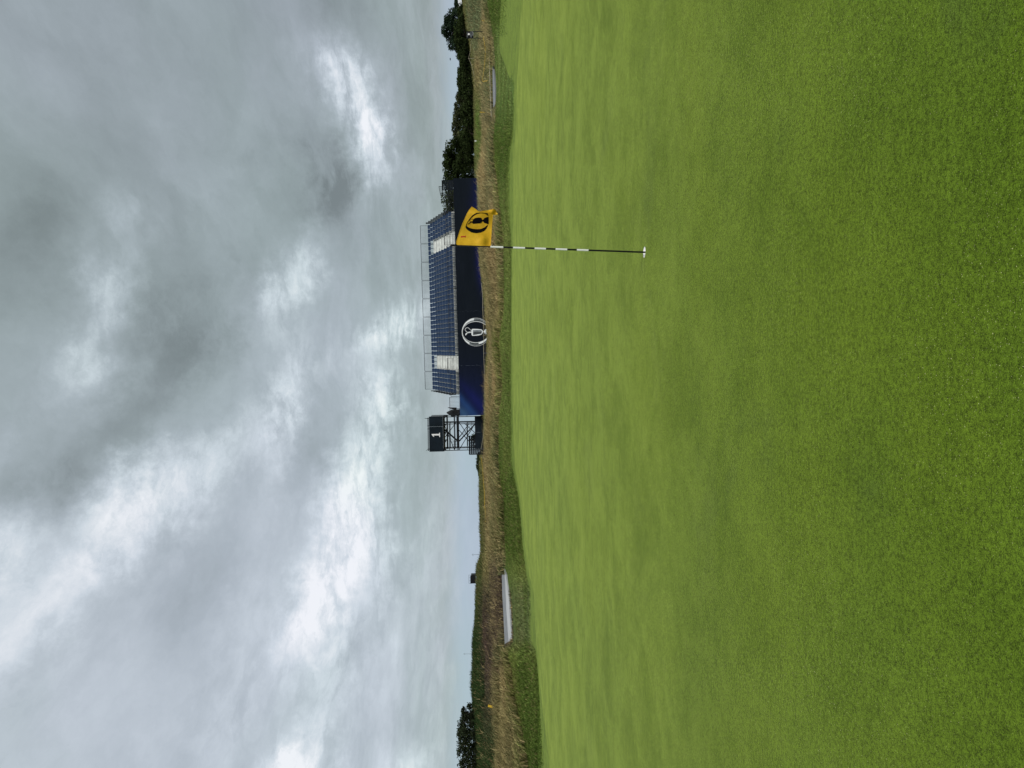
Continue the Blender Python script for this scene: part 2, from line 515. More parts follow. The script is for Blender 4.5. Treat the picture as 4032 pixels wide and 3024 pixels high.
# ------------------------------------------------------------------ the ground
# heights worked out from image rows at assumed distances: bearing from the camera (deg), then (distance, height) of the end of each zone:
# putting green, mown apron, rough, tall grass, heath, far field
IMG_PROFILES = [
(-27.43, [(22.89, -0.0), (26.5, 0.1), (29.31, 0.28), (47.31, 1.06), (84.46, 2.33), (157.65, 3.63)]),
(-23.12, [(24.92, -0.01), (26.33, 0.01), (34.8, 0.46), (52.19, 1.02), (81.53, 1.9), (130.41, 4.02)]),
(-21.34, [(25.78, -0.02), (26.64, 0.0), (35.97, 0.53), (51.53, 1.05), (83.71, 2.02), (134.13, 4.08)]),
(-20.08, [(26.1, -0.01), (27.06, 0.02), (37.27, 0.64), (60.68, 0.92), (90.47, 2.1), (136.23, 3.96)]),
(-18.95, [(26.44, -0.01), (31.2, 0.05), (45.47, 0.17), (65.54, 1.04), (93.01, 2.18), (135.28, 3.82)]),
(-16.05, [(26.65, -0.01), (29.66, 0.04), (44.75, 0.27), (64.51, 1.11), (93.63, 2.1), (133.15, 3.12)]),
(-14.18, [(29.92, -0.01), (32.5, 0.0), (47.44, 0.51), (67.03, 1.11), (97.97, 1.9), (144.36, 3.22)]),
(-12.58, [(31.46, -0.0), (33.82, 0.02), (40.98, 0.57), (51.22, 1.19), (102.44, 1.63), (143.42, 2.39)]),
(-9.14, [(34.44, -0.01), (36.47, 0.02), (43.55, 0.52), (55.7, 1.2), (101.28, 1.48), (141.78, 2.47)]),
(-5.64, [(40.2, 0.0), (42.71, 0.15), (50.24, 0.62), (62.3, 1.4), (100.48, 1.58), (150.72, 2.16)]),
(-2.51, [(41.04, -0.01), (43.04, 0.09), (50.05, 0.52), (62.06, 1.34), (90.08, 1.38), (160.15, 1.83)]),
(0.25, [(41.0, -0.01), (43.0, 0.05), (48.0, 0.33), (62.0, 1.22), (90.0, 1.15), (160.0, 1.69)]),
(3.19, [(40.56, -0.02), (42.07, 0.05), (50.08, 0.43), (60.09, 0.91), (90.14, 1.01), (160.25, 1.55)]),
(6.13, [(40.23, -0.02), (41.24, 0.02), (48.28, 0.16), (61.35, 1.28), (90.52, 1.11), (160.93, 1.62)]),
(10.71, [(38.67, -0.02), (40.2, 0.04), (46.82, 0.16), (61.07, 1.68), (91.6, 1.51), (162.85, 1.95)]),
(14.11, [(37.74, -0.03), (44.34, 0.1), (49.49, 0.34), (63.93, 1.72), (92.8, 1.63), (164.99, 2.05)]),
(17.41, [(37.2, -0.02), (41.92, 0.07), (54.5, 0.58), (68.12, 1.25), (115.29, 1.84), (157.21, 2.06)]),
(18.42, [(35.31, -0.03), (39.0, 0.04), (57.97, 0.48), (73.78, 1.1), (126.49, 1.9), (168.65, 2.09)]),
(20.12, [(34.08, -0.03), (37.28, 0.04), (63.9, 0.24), (85.2, 1.22), (127.81, 1.95), (170.41, 2.16)]),
(21.77, [(33.92, -0.03), (37.15, 0.02), (69.99, 0.08), (91.53, 1.2), (129.22, 1.93), (172.29, 2.13)]),
(23.28, [(32.66, -0.02), (46.81, -0.0), (68.59, 0.14), (91.45, 1.22), (130.64, 2.11), (168.74, 2.45)]),
(24.39, [(31.84, -0.02), (54.9, 0.09), (68.07, 0.22), (87.84, 1.24), (131.76, 2.27), (164.69, 2.68)]),
(26.33, [(31.02, -0.02), (56.91, 0.02), (71.41, 0.44), (93.72, 0.87), (139.47, 3.1), (167.36, 3.6)]),
(27.46, [(29.3, 0.01), (56.35, -0.04), (73.25, 0.68), (84.52, 0.79), (140.86, 3.39), (169.04, 3.94)]),
]
_edgeL = [(22.0, 0.0), (26.0, 0.1), (30.0, 0.28), (48.0, 1.1), (86.0, 2.2), (150.0, 3.2)]
_edgeR = [(28.0, 0.0), (50.0, 0.0), (70.0, 0.6), (85.0, 0.8), (140.0, 2.8), (165.0, 3.2)]
_back = [(22.0, 0.0), (26.0, 0.1), (34.0, 0.3), (50.0, 0.8), (90.0, 1.6), (150.0, 2.0)]
ROWS = [(-180, _back), (-110, _back), (-60, _edgeL), (-40, _edgeL)] + IMG_PROFILES + [(40, _edgeR), (60, _edgeR), (110, _back), (180, _back)]
PH = np.array([r_[0] for r_ in ROWS])
RR = np.array([[p_[0] for p_ in r_[1]] for r_ in ROWS])
ZZ = np.array([[p_[1] for p_ in r_[1]] for r_ in ROWS])
# the image rows were read at the tips of the grass: take its length off
ZZ[:, 3] -= np.interp(PH, [-27, -22, -20.5, -14, -12, -8, 14, 18, 28], [0.08, 0.06, 0.1, 0.2, 0.3, 0.36, 0.36, 0.25, 0.25])
ZZ[:, 4] -= 0.28
ZZ[:, 5] -= 0.30

def pchip_slopes(x, y):
    h = np.diff(x); d = np.diff(y, axis=0) / (h[:, None] if y.ndim > 1 else h)
    m_ = np.zeros_like(y)
    h2 = h[:, None] if y.ndim > 1 else h
    w1 = 2 * h2[1:] + h2[:-1]; w2 = h2[1:] + 2 * h2[:-1]
    same = d[:-1] * d[1:] > 0
    with np.errstate(divide='ignore', invalid='ignore'):
        hm = (w1 + w2) / (w1 / d[:-1] + w2 / d[1:])
    m_[1:-1] = np.where(same, hm, 0)
    m_[0] = d[0]; m_[-1] = d[-1]
    return m_
def pchip(x, y, xq):
    m_ = pchip_slopes(x, y)
    i = np.clip(np.searchsorted(x, xq) - 1, 0, len(x) - 2)
    h = x[i + 1] - x[i]; t_ = (xq - x[i]) / h
    sh = (lambda a: a[:, None]) if y.ndim > 1 else (lambda a: a)
    t_, h = sh(t_), sh(h)
    return ((1 + 2 * t_) * (1 - t_) ** 2 * y[i] + t_ * (1 - t_) ** 2 * h * m_[i] + t_ ** 2 * (3 - 2 * t_) * y[i + 1] + t_ ** 2 * (t_ - 1) * h * m_[i + 1])

FINE = np.concatenate([np.arange(-180, -40, 4.0), np.arange(-40, -30, 1.0), np.arange(-30, 30, 0.2), np.arange(30, 40, 1.0), np.arange(40, 180.1, 4.0)])
FR = pchip(PH, RR, FINE)
FZ = pchip(PH, ZZ, FINE)
# outer plain
FR = np.concatenate([FR, np.full((len(FINE), 1), 260.0), np.full((len(FINE), 1), 3500.0)], 1)
FZ = np.concatenate([FZ, FZ[:, 5:6] - 3.5, np.full((len(FINE), 1), -6.0)], 1)
FR0 = np.concatenate([np.full((len(FINE), 1), 0.0), FR], 1)
FZ0 = np.concatenate([np.zeros((len(FINE), 1)), FZ], 1)
_slope = np.zeros_like(FZ0)
for k in range(1, FZ0.shape[1] - 1):
    d0 = (FZ0[:, k] - FZ0[:, k - 1]) / (FR0[:, k] - FR0[:, k - 1]); d1 = (FZ0[:, k + 1] - FZ0[:, k]) / (FR0[:, k + 1] - FR0[:, k])
    _slope[:, k] = np.where(d0 * d1 > 0, 2 * d0 * d1 / (d0 + d1 + 1e-12), 0)

def zone_frac(phi):
    f = np.interp(phi, FINE, np.arange(len(FINE)))
    i = np.clip(f.astype(int), 0, len(FINE) - 2)
    return i, f - i

def height_at(phi, zone, s):
    """point in zone (0 = green ...) at fraction s of its depth: returns distance, height"""
    i, t_ = zone_frac(phi)
    def g(A, k): return A[i, k] * (1 - t_) + A[i + 1, k] * t_
    r0, r1, z0, z1, m0, m1 = g(FR0, zone), g(FR0, zone + 1), g(FZ0, zone), g(FZ0, zone + 1), g(_slope, zone), g(_slope, zone + 1)
    h = r1 - r0
    z = (1 + 2 * s) * (1 - s) ** 2 * z0 + s * (1 - s) ** 2 * h * m0 + s * s * (3 - 2 * s) * z1 + s * s * (s - 1) * h * m1
    return r0 + s * h, z

LUMP = [0.0, 0.0, 0.05, 0.16, 0.25, 0.35, 0.8, 0.0]
def lumps(x, y, zone, s):
    a = LUMP[zone]
    if a == 0: return 0 * x
    a0 = LUMP[zone - 1]
    amp = a0 + (a - a0) * np.clip(s * 3, 0, 1)
    # graded level along the paths
    def box(x0, x1, y0, y1, soft):
        dx = np.maximum(np.maximum(x0 - x, x - x1), 0); dy = np.maximum(np.maximum(y0 - y, y - y1), 0)
        return np.clip(1 - np.hypot(dx, dy) / soft, 0, 1)
    k = np.maximum(box(-18.5, -11.0, 43.0, 49.5, 2.5), box(22.0, 31.0, 62.5, 67.0, 3.0))
    return amp * (0.6 * fbm(x / 6.0, y / 6.0, 3) + 0.4 * fbm(x / 1.7, y / 1.7, 9)) * (1 - k) - 0.05 * k

def ground_z(x, y):
    phi = np.degrees(np.arctan2(x, y)); r_ = math.hypot(x, y)
    i, t_ = zone_frac(np.array([phi])); i = i[0]; t_ = t_[0]
    edges = FR0[i] * (1 - t_) + FR0[i + 1] * t_
    k = int(np.clip(np.searchsorted(edges, r_) - 1, 0, 7))
    s = (r_ - edges[k]) / (edges[k + 1] - edges[k])
    _, z = height_at(np.array([phi]), k, np.array([s]))
    return float(z[0] + lumps(np.array([x]), np.array([y]), k, np.array([s]))[0])

# plant colours by bearing for rough, tall grass, heath, far field (what grows there)
GREEN_R, LUSH = (0.140, 0.180, 0.046), (0.086, 0.124, 0.027)
TAN, STRAW, OLIVE = (0.265, 0.205, 0.098), (0.440, 0.350, 0.170), (0.135, 0.138, 0.050)
BROWN, HEATH, SAGE = (0.082, 0.061, 0.046), (0.034, 0.056, 0.019), (0.125, 0.150, 0.085)
FIELD = (0.105, 0.150, 0.035)
FAIR = (0.150, 0.210, 0.060)
def mixc(a, b, t_): return tuple(a[i] * (1 - t_) + b[i] * t_ for i in range(3))
CPH = [-60, -27, -23, -21.5, -20.2, -19, -16, -14.2, -12.6, -9, -5.6, -2.5, 0.3, 3.2, 6, 10.7, 14, 17.4, 18.4, 20, 21.8, 23.3, 24.4, 26.3, 27.5, 60]
CROUGH = [LUSH, LUSH, LUSH, LUSH, GREEN_R, mixc(GREEN_R, SAGE, .5), mixc(GREEN_R, SAGE, .4), GREEN_R, LUSH, LUSH, mixc(GREEN_R, LUSH, .5), GREEN_R, GREEN_R, GREEN_R, GREEN_R, GREEN_R, GREEN_R, LUSH, LUSH, mixc(FAIR, LUSH, .5), FAIR, FAIR, FAIR, LUSH, LUSH, GREEN_R]
CTALL = [TAN, mixc(TAN, OLIVE, .45), mixc(TAN, OLIVE, .5), mixc(TAN, OLIVE, .4), BROWN, BROWN, BROWN, BROWN, mixc(TAN, OLIVE, .55), mixc(TAN, OLIVE, .65), mixc(TAN, OLIVE, .55), mixc(TAN, OLIVE, .3), mixc(TAN, STRAW, .2), mixc(TAN, OLIVE, .2), mixc(TAN, OLIVE, .3), TAN, mixc(TAN, STRAW, .3), mixc(TAN, STRAW, .5), mixc(TAN, OLIVE, .4), mixc(TAN, SAGE, .5), mixc(OLIVE, SAGE, .5), OLIVE, mixc(TAN, OLIVE, .5), TAN, mixc(SAGE, TAN, .4), TAN]
CHEATH = [HEATH, HEATH, mixc(HEATH, BROWN, .6), BROWN, BROWN, BROWN, mixc(BROWN, HEATH, .3), mixc(OLIVE, TAN, .4), mixc(OLIVE, TAN, .6), mixc(TAN, OLIVE, .3), TAN, OLIVE, OLIVE, OLIVE, OLIVE, OLIVE, SAGE, FIELD, FIELD, FIELD, mixc(OLIVE, TAN, .3), mixc(OLIVE, TAN, .6), mixc(OLIVE, SAGE, .5), mixc(SAGE, OLIVE, .4), mixc(SAGE, OLIVE, .5), SAGE]
CFAR = [HEATH, HEATH, HEATH, HEATH, HEATH, HEATH, mixc(HEATH, OLIVE, .4), mixc(HEATH, OLIVE, .6), mixc(OLIVE, HEATH, .3), mixc(OLIVE, HEATH, .2), OLIVE, OLIVE, OLIVE, OLIVE, OLIVE, OLIVE, OLIVE, mixc(FIELD, OLIVE, .5), mixc(FIELD, OLIVE, .5), OLIVE, OLIVE, OLIVE, OLIVE, OLIVE, OLIVE, OLIVE]
CZ = {2: np.array(CROUGH), 3: np.array(CTALL), 4: np.array(CHEATH), 5: np.array(CFAR)}
def plant_colour(phi, zone, s, x, y):
    z = min(max(zone, 2), 5)
    c = np.stack([np.interp(phi, CPH, CZ[z][:, k]) for k in range(3)], 1)
    # neighbours grow into each other across a zone's edge
    e = fbm(x / 3.0, y / 3.0, 21, 3)
    if z > 2:
        cp = np.stack([np.interp(phi, CPH, CZ[z - 1][:, k]) for k in range(3)], 1)
        t_ = np.clip(0.5 - (s + e * 0.22) * 3.0, 0, 1)[:, None]
        c = c * (1 - t_) + cp * t_
    if 2 <= zone < 5:
        cn = np.stack([np.interp(phi, CPH, CZ[z + 1][:, k]) for k in range(3)], 1)
        t_ = np.clip(0.5 - (1 - s + e * 0.22) * 3.0, 0, 1)[:, None]
        c = c * (1 - t_) + cn * t_
    # patches: greener and drier drifts
    g = fbm(x / 4.5, y / 4.5, 33, 4)[:, None]
    c = c * (1 + 0.30 * g * np.array([1.0, 0.45, 0.6]))
    if zone == 3:
        g2 = np.clip(fbm(x / 7.0, y / 5.0, 91, 4) * 2.2 + 0.15, 0, 0.75)[:, None]
        c = c * (1 - g2) + np.array(mixc(OLIVE, SAGE, .4)) * g2
    if zone == 2:
        g2 = np.clip(fbm(x / 3.5, y / 3.5, 92, 4) * 2.0, 0, 0.6)[:, None]
        c = c * (1 - g2) + np.array(LUSH) * g2
    return np.clip(c, 0.004, 1)

HOLE = Vector((1.303, 7.384, 0.0))
HOLE_AX = Vector((0.0887, 0.0, 1.94683)).normalized()

def zone_mesh(name, zone, nsub, mat, tinted):
    phis = FINE
    s_vals = np.linspace(0, 1, nsub + 1)
    if zone == 7: s_vals = s_vals ** 2.5
    if zone == 0: s_vals = np.concatenate([[0.02], np.linspace(0.06, 1, nsub)])
    P_, S_ = np.meshgrid(phis, s_vals, indexing='ij')
    ph, s = P_.ravel(), S_.ravel()
    r_, z = height_at(ph, zone, s)
    x = r_ * np.sin(np.radians(ph)); y = r_ * np.cos(np.radians(ph))
    z = z + lumps(x, y, zone, s)
    ns = len(s_vals)
    idx = np.arange(len(ph)).reshape(len(phis), ns)
    q = np.stack([idx[:-1, :-1], idx[1:, :-1], idx[1:, 1:], idx[:-1, 1:]], -1).reshape(-1, 4)
    q = q[:, ::-1]
    V = np.stack([x, y, z], 1)
    if zone == 0:
        V = np.concatenate([V, [[0, 0, 0]]]); c0 = len(V) - 1
        tri = np.stack([idx[:-1, 0], idx[1:, 0], np.full(len(phis) - 1, c0)], 1)[:, ::-1]
    else:
        tri = None
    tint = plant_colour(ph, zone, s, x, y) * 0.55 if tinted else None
    me = np_mesh(name, V, tri, q, tint, mat, smooth=True)
    return link(name, me)

green = zone_mesh('putting_green', 0, 60, MAT['green'], False)
tag(green, kind='structure')
# cut the hole in the turf
bm = bmesh.new(); bm.from_mesh(green.data)
dead = [f for f in bm.faces if (f.calc_center_median().xy - HOLE.xy).length < 0.55]
bmesh.ops.delete(bm, geom=dead, context='FACES')
rim_edges = [e for e in bm.edges if len(e.link_faces) == 1 and ((e.verts[0].co + e.verts[1].co) / 2 - HOLE).length < 1.5]
HR = 0.0545
tx = Vector((1, 0, 0)) - HOLE_AX * HOLE_AX.x; tx.normalize(); ty = HOLE_AX.cross(tx)
ring = [bm.verts.new(HOLE + (tx * math.cos(a) + ty * math.sin(a)) * HR) for a in np.linspace(0, 2 * math.pi, 48, endpoint=False)]
ring_e = [bm.edges.new((ring[i], ring[(i + 1) % 48])) for i in range(48)]
bmesh.ops.triangle_fill(bm, use_beauty=True, use_dissolve=False, edges=rim_edges + ring_e)
for f in bm.faces: f.smooth = True
bmesh.ops.recalc_face_normals(bm, faces=bm.faces)
if sum(f.normal.z for f in bm.faces) < 0: bmesh.ops.reverse_faces(bm, faces=bm.faces)
bm.to_mesh(green.data); bm.free()

tag(zone_mesh('apron', 1, 8, MAT['apron'], False), kind='structure')
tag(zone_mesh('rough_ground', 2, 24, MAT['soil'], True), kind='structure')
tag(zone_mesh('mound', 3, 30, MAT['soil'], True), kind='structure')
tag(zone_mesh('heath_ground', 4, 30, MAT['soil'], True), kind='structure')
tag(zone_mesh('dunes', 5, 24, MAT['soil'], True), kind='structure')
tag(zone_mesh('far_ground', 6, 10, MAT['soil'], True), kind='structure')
tag(zone_mesh('plain', 7, 14, MAT['soil'], True), kind='structure')

# paths
def ribbon(name, rows, mat, thick=0.12):
    mb = MB()
    k = len(rows[0])
    V = [Vector(p_) for r_ in rows for p_ in r_]
    base = [v_ - Vector((0, 0, thick)) for v_ in V]
    n_ = len(V); fs = []
    for i in range(len(rows) - 1):
        for j in range(k - 1):
            a = i * k + j
            fs.append((a, a + k, a + k + 1, a + 1))
        a = i * k
        fs.append((a, n_ + a, n_ + a + k, a + k))
        a = i * k + k - 1
        fs.append((a, a + k, n_ + a + k, n_ + a))
    mb.add(V + base, fs)
    o = mb.build(name, mat)
    return tag(o, kind='structure')
LP = [[(-11.75, 47.5, 0.56), (-11.95, 48.2, 0.57), (-12.17, 49.0, 0.58)],
 [(-11.25, 45.4, 0.52), (-11.75, 47.0, 0.51), (-12.3, 49.0, 0.58)],
 [(-11.33, 44.0, 0.47), (-11.97, 46.5, 0.45), (-12.61, 49.0, 0.58)],
 [(-11.9, 44.0, 0.38), (-12.58, 46.5, 0.42), (-13.25, 49.0, 0.57)],
 [(-12.51, 44.0, 0.31), (-13.22, 46.5, 0.41), (-13.92, 49.0, 0.57)],
 [(-13.42, 44.0, 0.27), (-14.18, 46.5, 0.38), (-14.93, 49.0, 0.53)],
 [(-14.93, 44.0, 0.18), (-15.78, 46.5, 0.3), (-16.62, 49.0, 0.48)],
 [(-15.84, 44.0, 0.12), (-16.74, 46.5, 0.25), (-17.63, 49.0, 0.45)],
 [(-16.45, 44.0, 0.08), (-17.38, 46.5, 0.21), (-18.3, 49.0, 0.42)],
 [(-17.36, 44.0, 0.02), (-18.34, 46.5, 0.17), (-19.31, 49.0, 0.39)]]
LIFT = 0.02
def lift(p_): return (p_[0], p_[1], p_[2] + LIFT)
ribbon('pale_path', [[lift(r_[0]), lift(r_[1])] for r_ in LP], MAT['path_pale'], 0.5)
ribbon('path', [[(r_[1][0], r_[1][1], r_[1][2] + LIFT), lift(r_[2])] for r_ in LP], MAT['path'], 0.5)
RP = [[(22.27, 64.0, 0.23), (23.14, 66.5, 0.24)], [(22.93, 64.0, 0.17), (23.82, 66.5, 0.24)], [(23.45, 64.0, 0.14), (24.37, 66.5, 0.26)],
 [(24.46, 64.0, 0.13), (25.42, 66.5, 0.26)], [(25.56, 64.0, 0.13), (26.56, 66.5, 0.27)], [(26.91, 64.4, 0.19), (27.96, 66.2, 0.27)], [(27.7, 65.0, 0.22), (28.3, 65.6, 0.24)]]
ribbon('cart_path', [[r_[0], r_[1]] for r_ in RP], MAT['path'], 0.5)

def on_path(x, y):
    """True where a path lies, so nothing grows there"""
    hit = np.zeros(len(x), bool)
    for rows, ya, yb in ((LP[2:], 42.6, 49.2), (RP, 61.5, 66.9)):
        k0 = np.array([r_[0][0] for r_ in rows]); k1 = np.array([r_[-1][0] for r_ in rows])
        t_ = np.clip((y - rows[0][0][1]) / (rows[0][-1][1] - rows[0][0][1]), 0, 1)
        lo = min(k0[0], k0[-1]) * (1 - t_) + min(k1[0], k1[-1]) * t_
        hi = max(k0[0], k0[-1]) * (1 - t_) + max(k1[0], k1[-1]) * t_
        hit |= (y > ya) & (y < yb) & (x > lo) & (x < hi)
    return hit

# ------------------------------------------------------------------ grasses
STAND_L, STAND_R = Vector((-3.44, 82.7, 4.231)), Vector((22.66, 81.25, 4.483))
def keep_out(x, y):
    return on_path(x, y) | ((y > 80.6) & (y < 97) & (x > -8.6) & (x < 24.5))

def grow(name, zone, count, h, wd, lean, s_rng=(0, 1), p_rng=(-34, 34), ctint=1.0, dry=0.0, dryc=STRAW, rpow=1.0, clump=0.0, head=None, jitter=0.25):
    u = RNG.random(count) ** rpow
    s = s_rng[0] + (s_rng[1] - s_rng[0]) * u
    ph = p_rng[0] + (p_rng[1] - p_rng[0]) * RNG.random(count)
    r_, z = height_at(ph, zone, s)
    x = r_ * np.sin(np.radians(ph)); y = r_ * np.cos(np.radians(ph))
    k = ~keep_out(x, y)
    if clump:
        k &= (fbm(x / 1.1, y / 1.1, 55, 3) + RNG.normal(0, 0.25, count)) > (-0.55 + clump)
    ph, s, r_, z, x, y = ph[k], s[k], r_[k], z[k], x[k], y[k]
    n_ = len(x)
    z = z + lumps(x, y, zone, s) - 0.02
    hh = h[0] + (h[1] - h[0]) * RNG.random(n_) ** 1.5
    hh = hh * (1 + 0.45 * fbm(x / 2.2, y / 2.2, 77, 3))
    near_path = ((y > 36) & (y < 44.5) & (x > -21) & (x < -9)) | ((y > 36) & (y < 66) & (x > 0.352 * y) & (x < 0.47 * y))
    hh = np.where(near_path, hh * 0.35, hh)
    ww = wd * (0.6 + 0.8 * RNG.random(n_))
    ang = RNG.random(n_) * 2 * math.pi
    dx, dy = np.cos(ang), np.sin(ang)
    la = RNG.normal(0, 1, n_) * lean * 0.8
    lb = RNG.normal(0, 1, n_) * lean * 0.8
    lx = (la + lean * 0.9) * hh; ly = lb * hh          # the wind leans them to the right
    b = np.stack([x, y, z], 1)
    wv = np.stack([dx * ww, dy * ww, np.zeros(n_)], 1)
    mid = b + np.stack([lx * 0.35, ly * 0.35, hh * 0.6], 1)
    top = b + np.stack([lx * 1.1, ly * 1.1, hh * np.clip(1 - 0.25 * lean, 0.4, 1)], 1)
    V = np.stack([b - wv, b + wv, mid - wv * 0.75, mid + wv * 0.75, top], 1).reshape(-1, 3)
    i0 = np.arange(n_)[:, None] * 5
    F3 = np.concatenate([i0 + [0, 1, 3], i0 + [0, 3, 2], i0 + [2, 3, 4]], 1).reshape(-1, 3)
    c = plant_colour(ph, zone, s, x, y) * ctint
    c = c * np.exp(RNG.normal(0, jitter, (n_, 1)))
    if dry:
        m_ = (RNG.random(n_) < dry)[:, None]
        c = np.where(m_, np.array(dryc) * np.exp(RNG.normal(0, 0.2, (n_, 1))), c)
    tint = np.repeat(c, 5, 0)
    me = np_mesh(name, V, F3, None, np.clip(tint, 0, 1), MAT['blade'])
    return tag(link(name, me), kind='stuff')

tag(grow('fringe_grass', 1, 45000, (0.03, 0.10), 0.011, 0.5, s_rng=(0.45, 1.02), rpow=0.45, ctint=1.2, jitter=0.35), 'ragged short grass feathering the edge between the mown apron and the rough', 'grass')
tag(grow('rough_grass', 2, 200000, (0.06, 0.20), 0.014, 0.5, ctint=1.3, dry=0.06, dryc=TAN, s_rng=(0.0, 1.0), jitter=0.35), 'short lush green rough between the mown apron and the tall grass', 'grass')
tag(grow('fescue_grass', 3, 250000, (0.20, 0.70), 0.019, 0.6, ctint=1.12, dry=0.26, s_rng=(-0.05, 1.0), jitter=0.5, clump=0.1), 'tall dry fescue leaning in the wind on the mounds below the grandstand', 'grass')
tag(grow('seed_heads', 3, 9000, (0.55, 1.05), 0.012, 0.7, s_rng=(0.55, 1.0), dry=0.6, jitter=0.3, clump=0.35), 'tall wispy seed stems standing above the fescue on the mound tops', 'grass')
tag(grow('heath_grass', 4, 190000, (0.2, 0.6), 0.04, 0.4, ctint=1.25, dry=0.12, dryc=TAN, jitter=0.4), 'brown and olive heath grass on the ground beyond the mounds', 'grass')
tag(grow('dune_grass', 5, 150000, (0.25, 0.85), 0.055, 0.4, ctint=1.2, dry=0.08, dryc=TAN), 'dark heather and marram on the far dunes', 'grass')

# ------------------------------------------------------------------ trees
def tree(name, x, y, top, wd, label, group, nleaf, leaf, tone, spire=False, seed=0):
    rg = np.random.default_rng(seed)
    z0 = ground_z(x, y) - 0.15
    h = top - z0
    root = thing(name, (x, y, z0), label, 'tree', group=group)
    mb = MB()
    mb.bar((0, 0, 0), (0.04 * h, 0, 0.45 * h), 0.05 * wd + 0.05, 0, 7, w2=0.03 * wd + 0.03)
    mb.bar((0.04 * h, 0, 0.45 * h), (0.02 * h, 0.02 * h, 0.85 * h), 0.03 * wd + 0.03, 0, 6, w2=0.02)
    for k in range(7):
        a = rg.random() * 6.28; zz = (0.2 + 0.5 * rg.random()) * h
        mb.bar((0.03 * h, 0, zz), (math.cos(a) * wd * 0.36, math.sin(a) * wd * 0.36, zz + 0.2 * h), 0.02 * wd + 0.02, 0, 5, w2=0.012)
    mb.build('trunk', MAT['bark'], root)
    nb = 34
    # clumps through the crown's volume
    cz = 0.10 + 0.85 * rg.random(nb) ** 0.85
    if spire: prof = 0.55 * (1.02 - cz) ** 0.75
    else: prof = 0.5 * np.sqrt(np.clip(1 - ((cz - 0.42) / 0.60) ** 2, 0.02, 1))
    a = rg.random(nb) * 6.28; rad = np.sqrt(rg.random(nb)) * prof * wd * 0.9
    cx, cy = np.cos(a) * rad, np.sin(a) * rad
    cr = (0.10 + 0.13 * rg.random(nb)) * wd * (0.8 if spire else 1)
    ci = rg.integers(0, nb, nleaf)
    d = rg.normal(0, 1, (nleaf, 3)); d /= np.linalg.norm(d, axis=1)[:, None]
    rr = cr[ci] * (0.55 + 0.6 * rg.random(nleaf) ** 0.5)
    p_ = np.stack([cx[ci], cy[ci], cz[ci] * h], 1) + d * rr[:, None] * np.array([1, 1, 0.8])
    p_[:, 2] = np.clip(p_[:, 2], 0.0, h * 1.02)
    u_ = rg.normal(0, 1, (nleaf, 3)); u_ /= np.linalg.norm(u_, axis=1)[:, None]
    v_ = np.cross(u_, d); v_ /= np.linalg.norm(v_, axis=1)[:, None] + 1e-9
    sz = leaf * (0.5 + rg.random(nleaf))[:, None]
    V = np.stack([p_ - u_ * sz, p_ + v_ * sz * 0.55, p_ + u_ * sz, p_ - v_ * sz * 0.55], 1).reshape(-1, 3)
    F4 = np.arange(nleaf * 4).reshape(-1, 4)
    shade = np.exp(rg.normal(0, 0.28, (nleaf, 1))) * np.exp(rg.normal(0, 0.22, nb))[ci][:, None]
    tint = np.repeat(np.clip(np.array(tone) * shade, 0.002, 0.4), 4, 0)
    link('crown', np_mesh('crown', V, None, F4, tint, MAT['leaf']), root)
    return root

T_DARK, T_MID, T_OLIVE, T_CON = (0.024, 0.035, 0.012), (0.036, 0.047, 0.019), (0.050, 0.056, 0.027), (0.019, 0.031, 0.018)
GR = 'trees of the line right of the grandstand'
RT = [(82.57, 160.0, 6.13, 3.3, 'c'), (78.64, 156.0, 6.37, 2.95, 'C'), (74.53, 152.0, 8.05, 3.65, 'B'), (71.75, 150.0, 8.56, 4.64, 'A'), (70.63, 152.0, 7.60, 3.65, 'a'),
 (68.8, 152.0, 6.28, 3.13, 'd'), (67.24, 152.0, 5.48, 2.61, 'd'), (65.63, 152.0, 5.14, 2.51, 'd'), (63.85, 152.0, 5.54, 2.61, 'd'), (62.85, 154.0, 5.78, 2.91, 'd'),
 (60.62, 152.0, 5.49, 2.61, 'd'), (59.68, 154.0, 6.15, 2.91, 'o'), (57.57, 154.0, 6.40, 3.17, 'o'), (55.46, 154.0, 6.70, 3.17, 'o'), (53.35, 154.0, 6.94, 3.28, 'o'),
 (51.08, 154.0, 6.93, 2.91, 'o'), (47.86, 150.0, 8.16, 3.61, 'b'), (45.8, 150.0, 8.66, 3.86, 'b'), (43.9, 150.0, 8.95, 3.86, 'b'), (42.51, 152.0, 8.87, 3.65, 'b'),
 (41.06, 154.0, 9.00, 3.17, 'b'), (38.85, 154.0, 9.35, 4.23, 's'), (36.95, 156.0, 9.12, 3.75, 's'),
 (66.01, 140.0, 5.77, 4.33, 'h'), (70.85, 142.0, 4.99, 3.9, 'h'), (62.96, 144.0, 4.6, 3.96, 'h'), (53.82, 146.0, 4.96, 4.51, 'h'), (49.32, 146.0, 5.19, 4.51, 'h'), (58.92, 145.0, 4.5, 4.48, 'h'), (43.22, 144.0, 5.83, 4.45, 'h'),
 (74.6, 146.0, 4.05, 4.2, 'h'), (78.6, 147.0, 4.0, 4.4, 'h')]
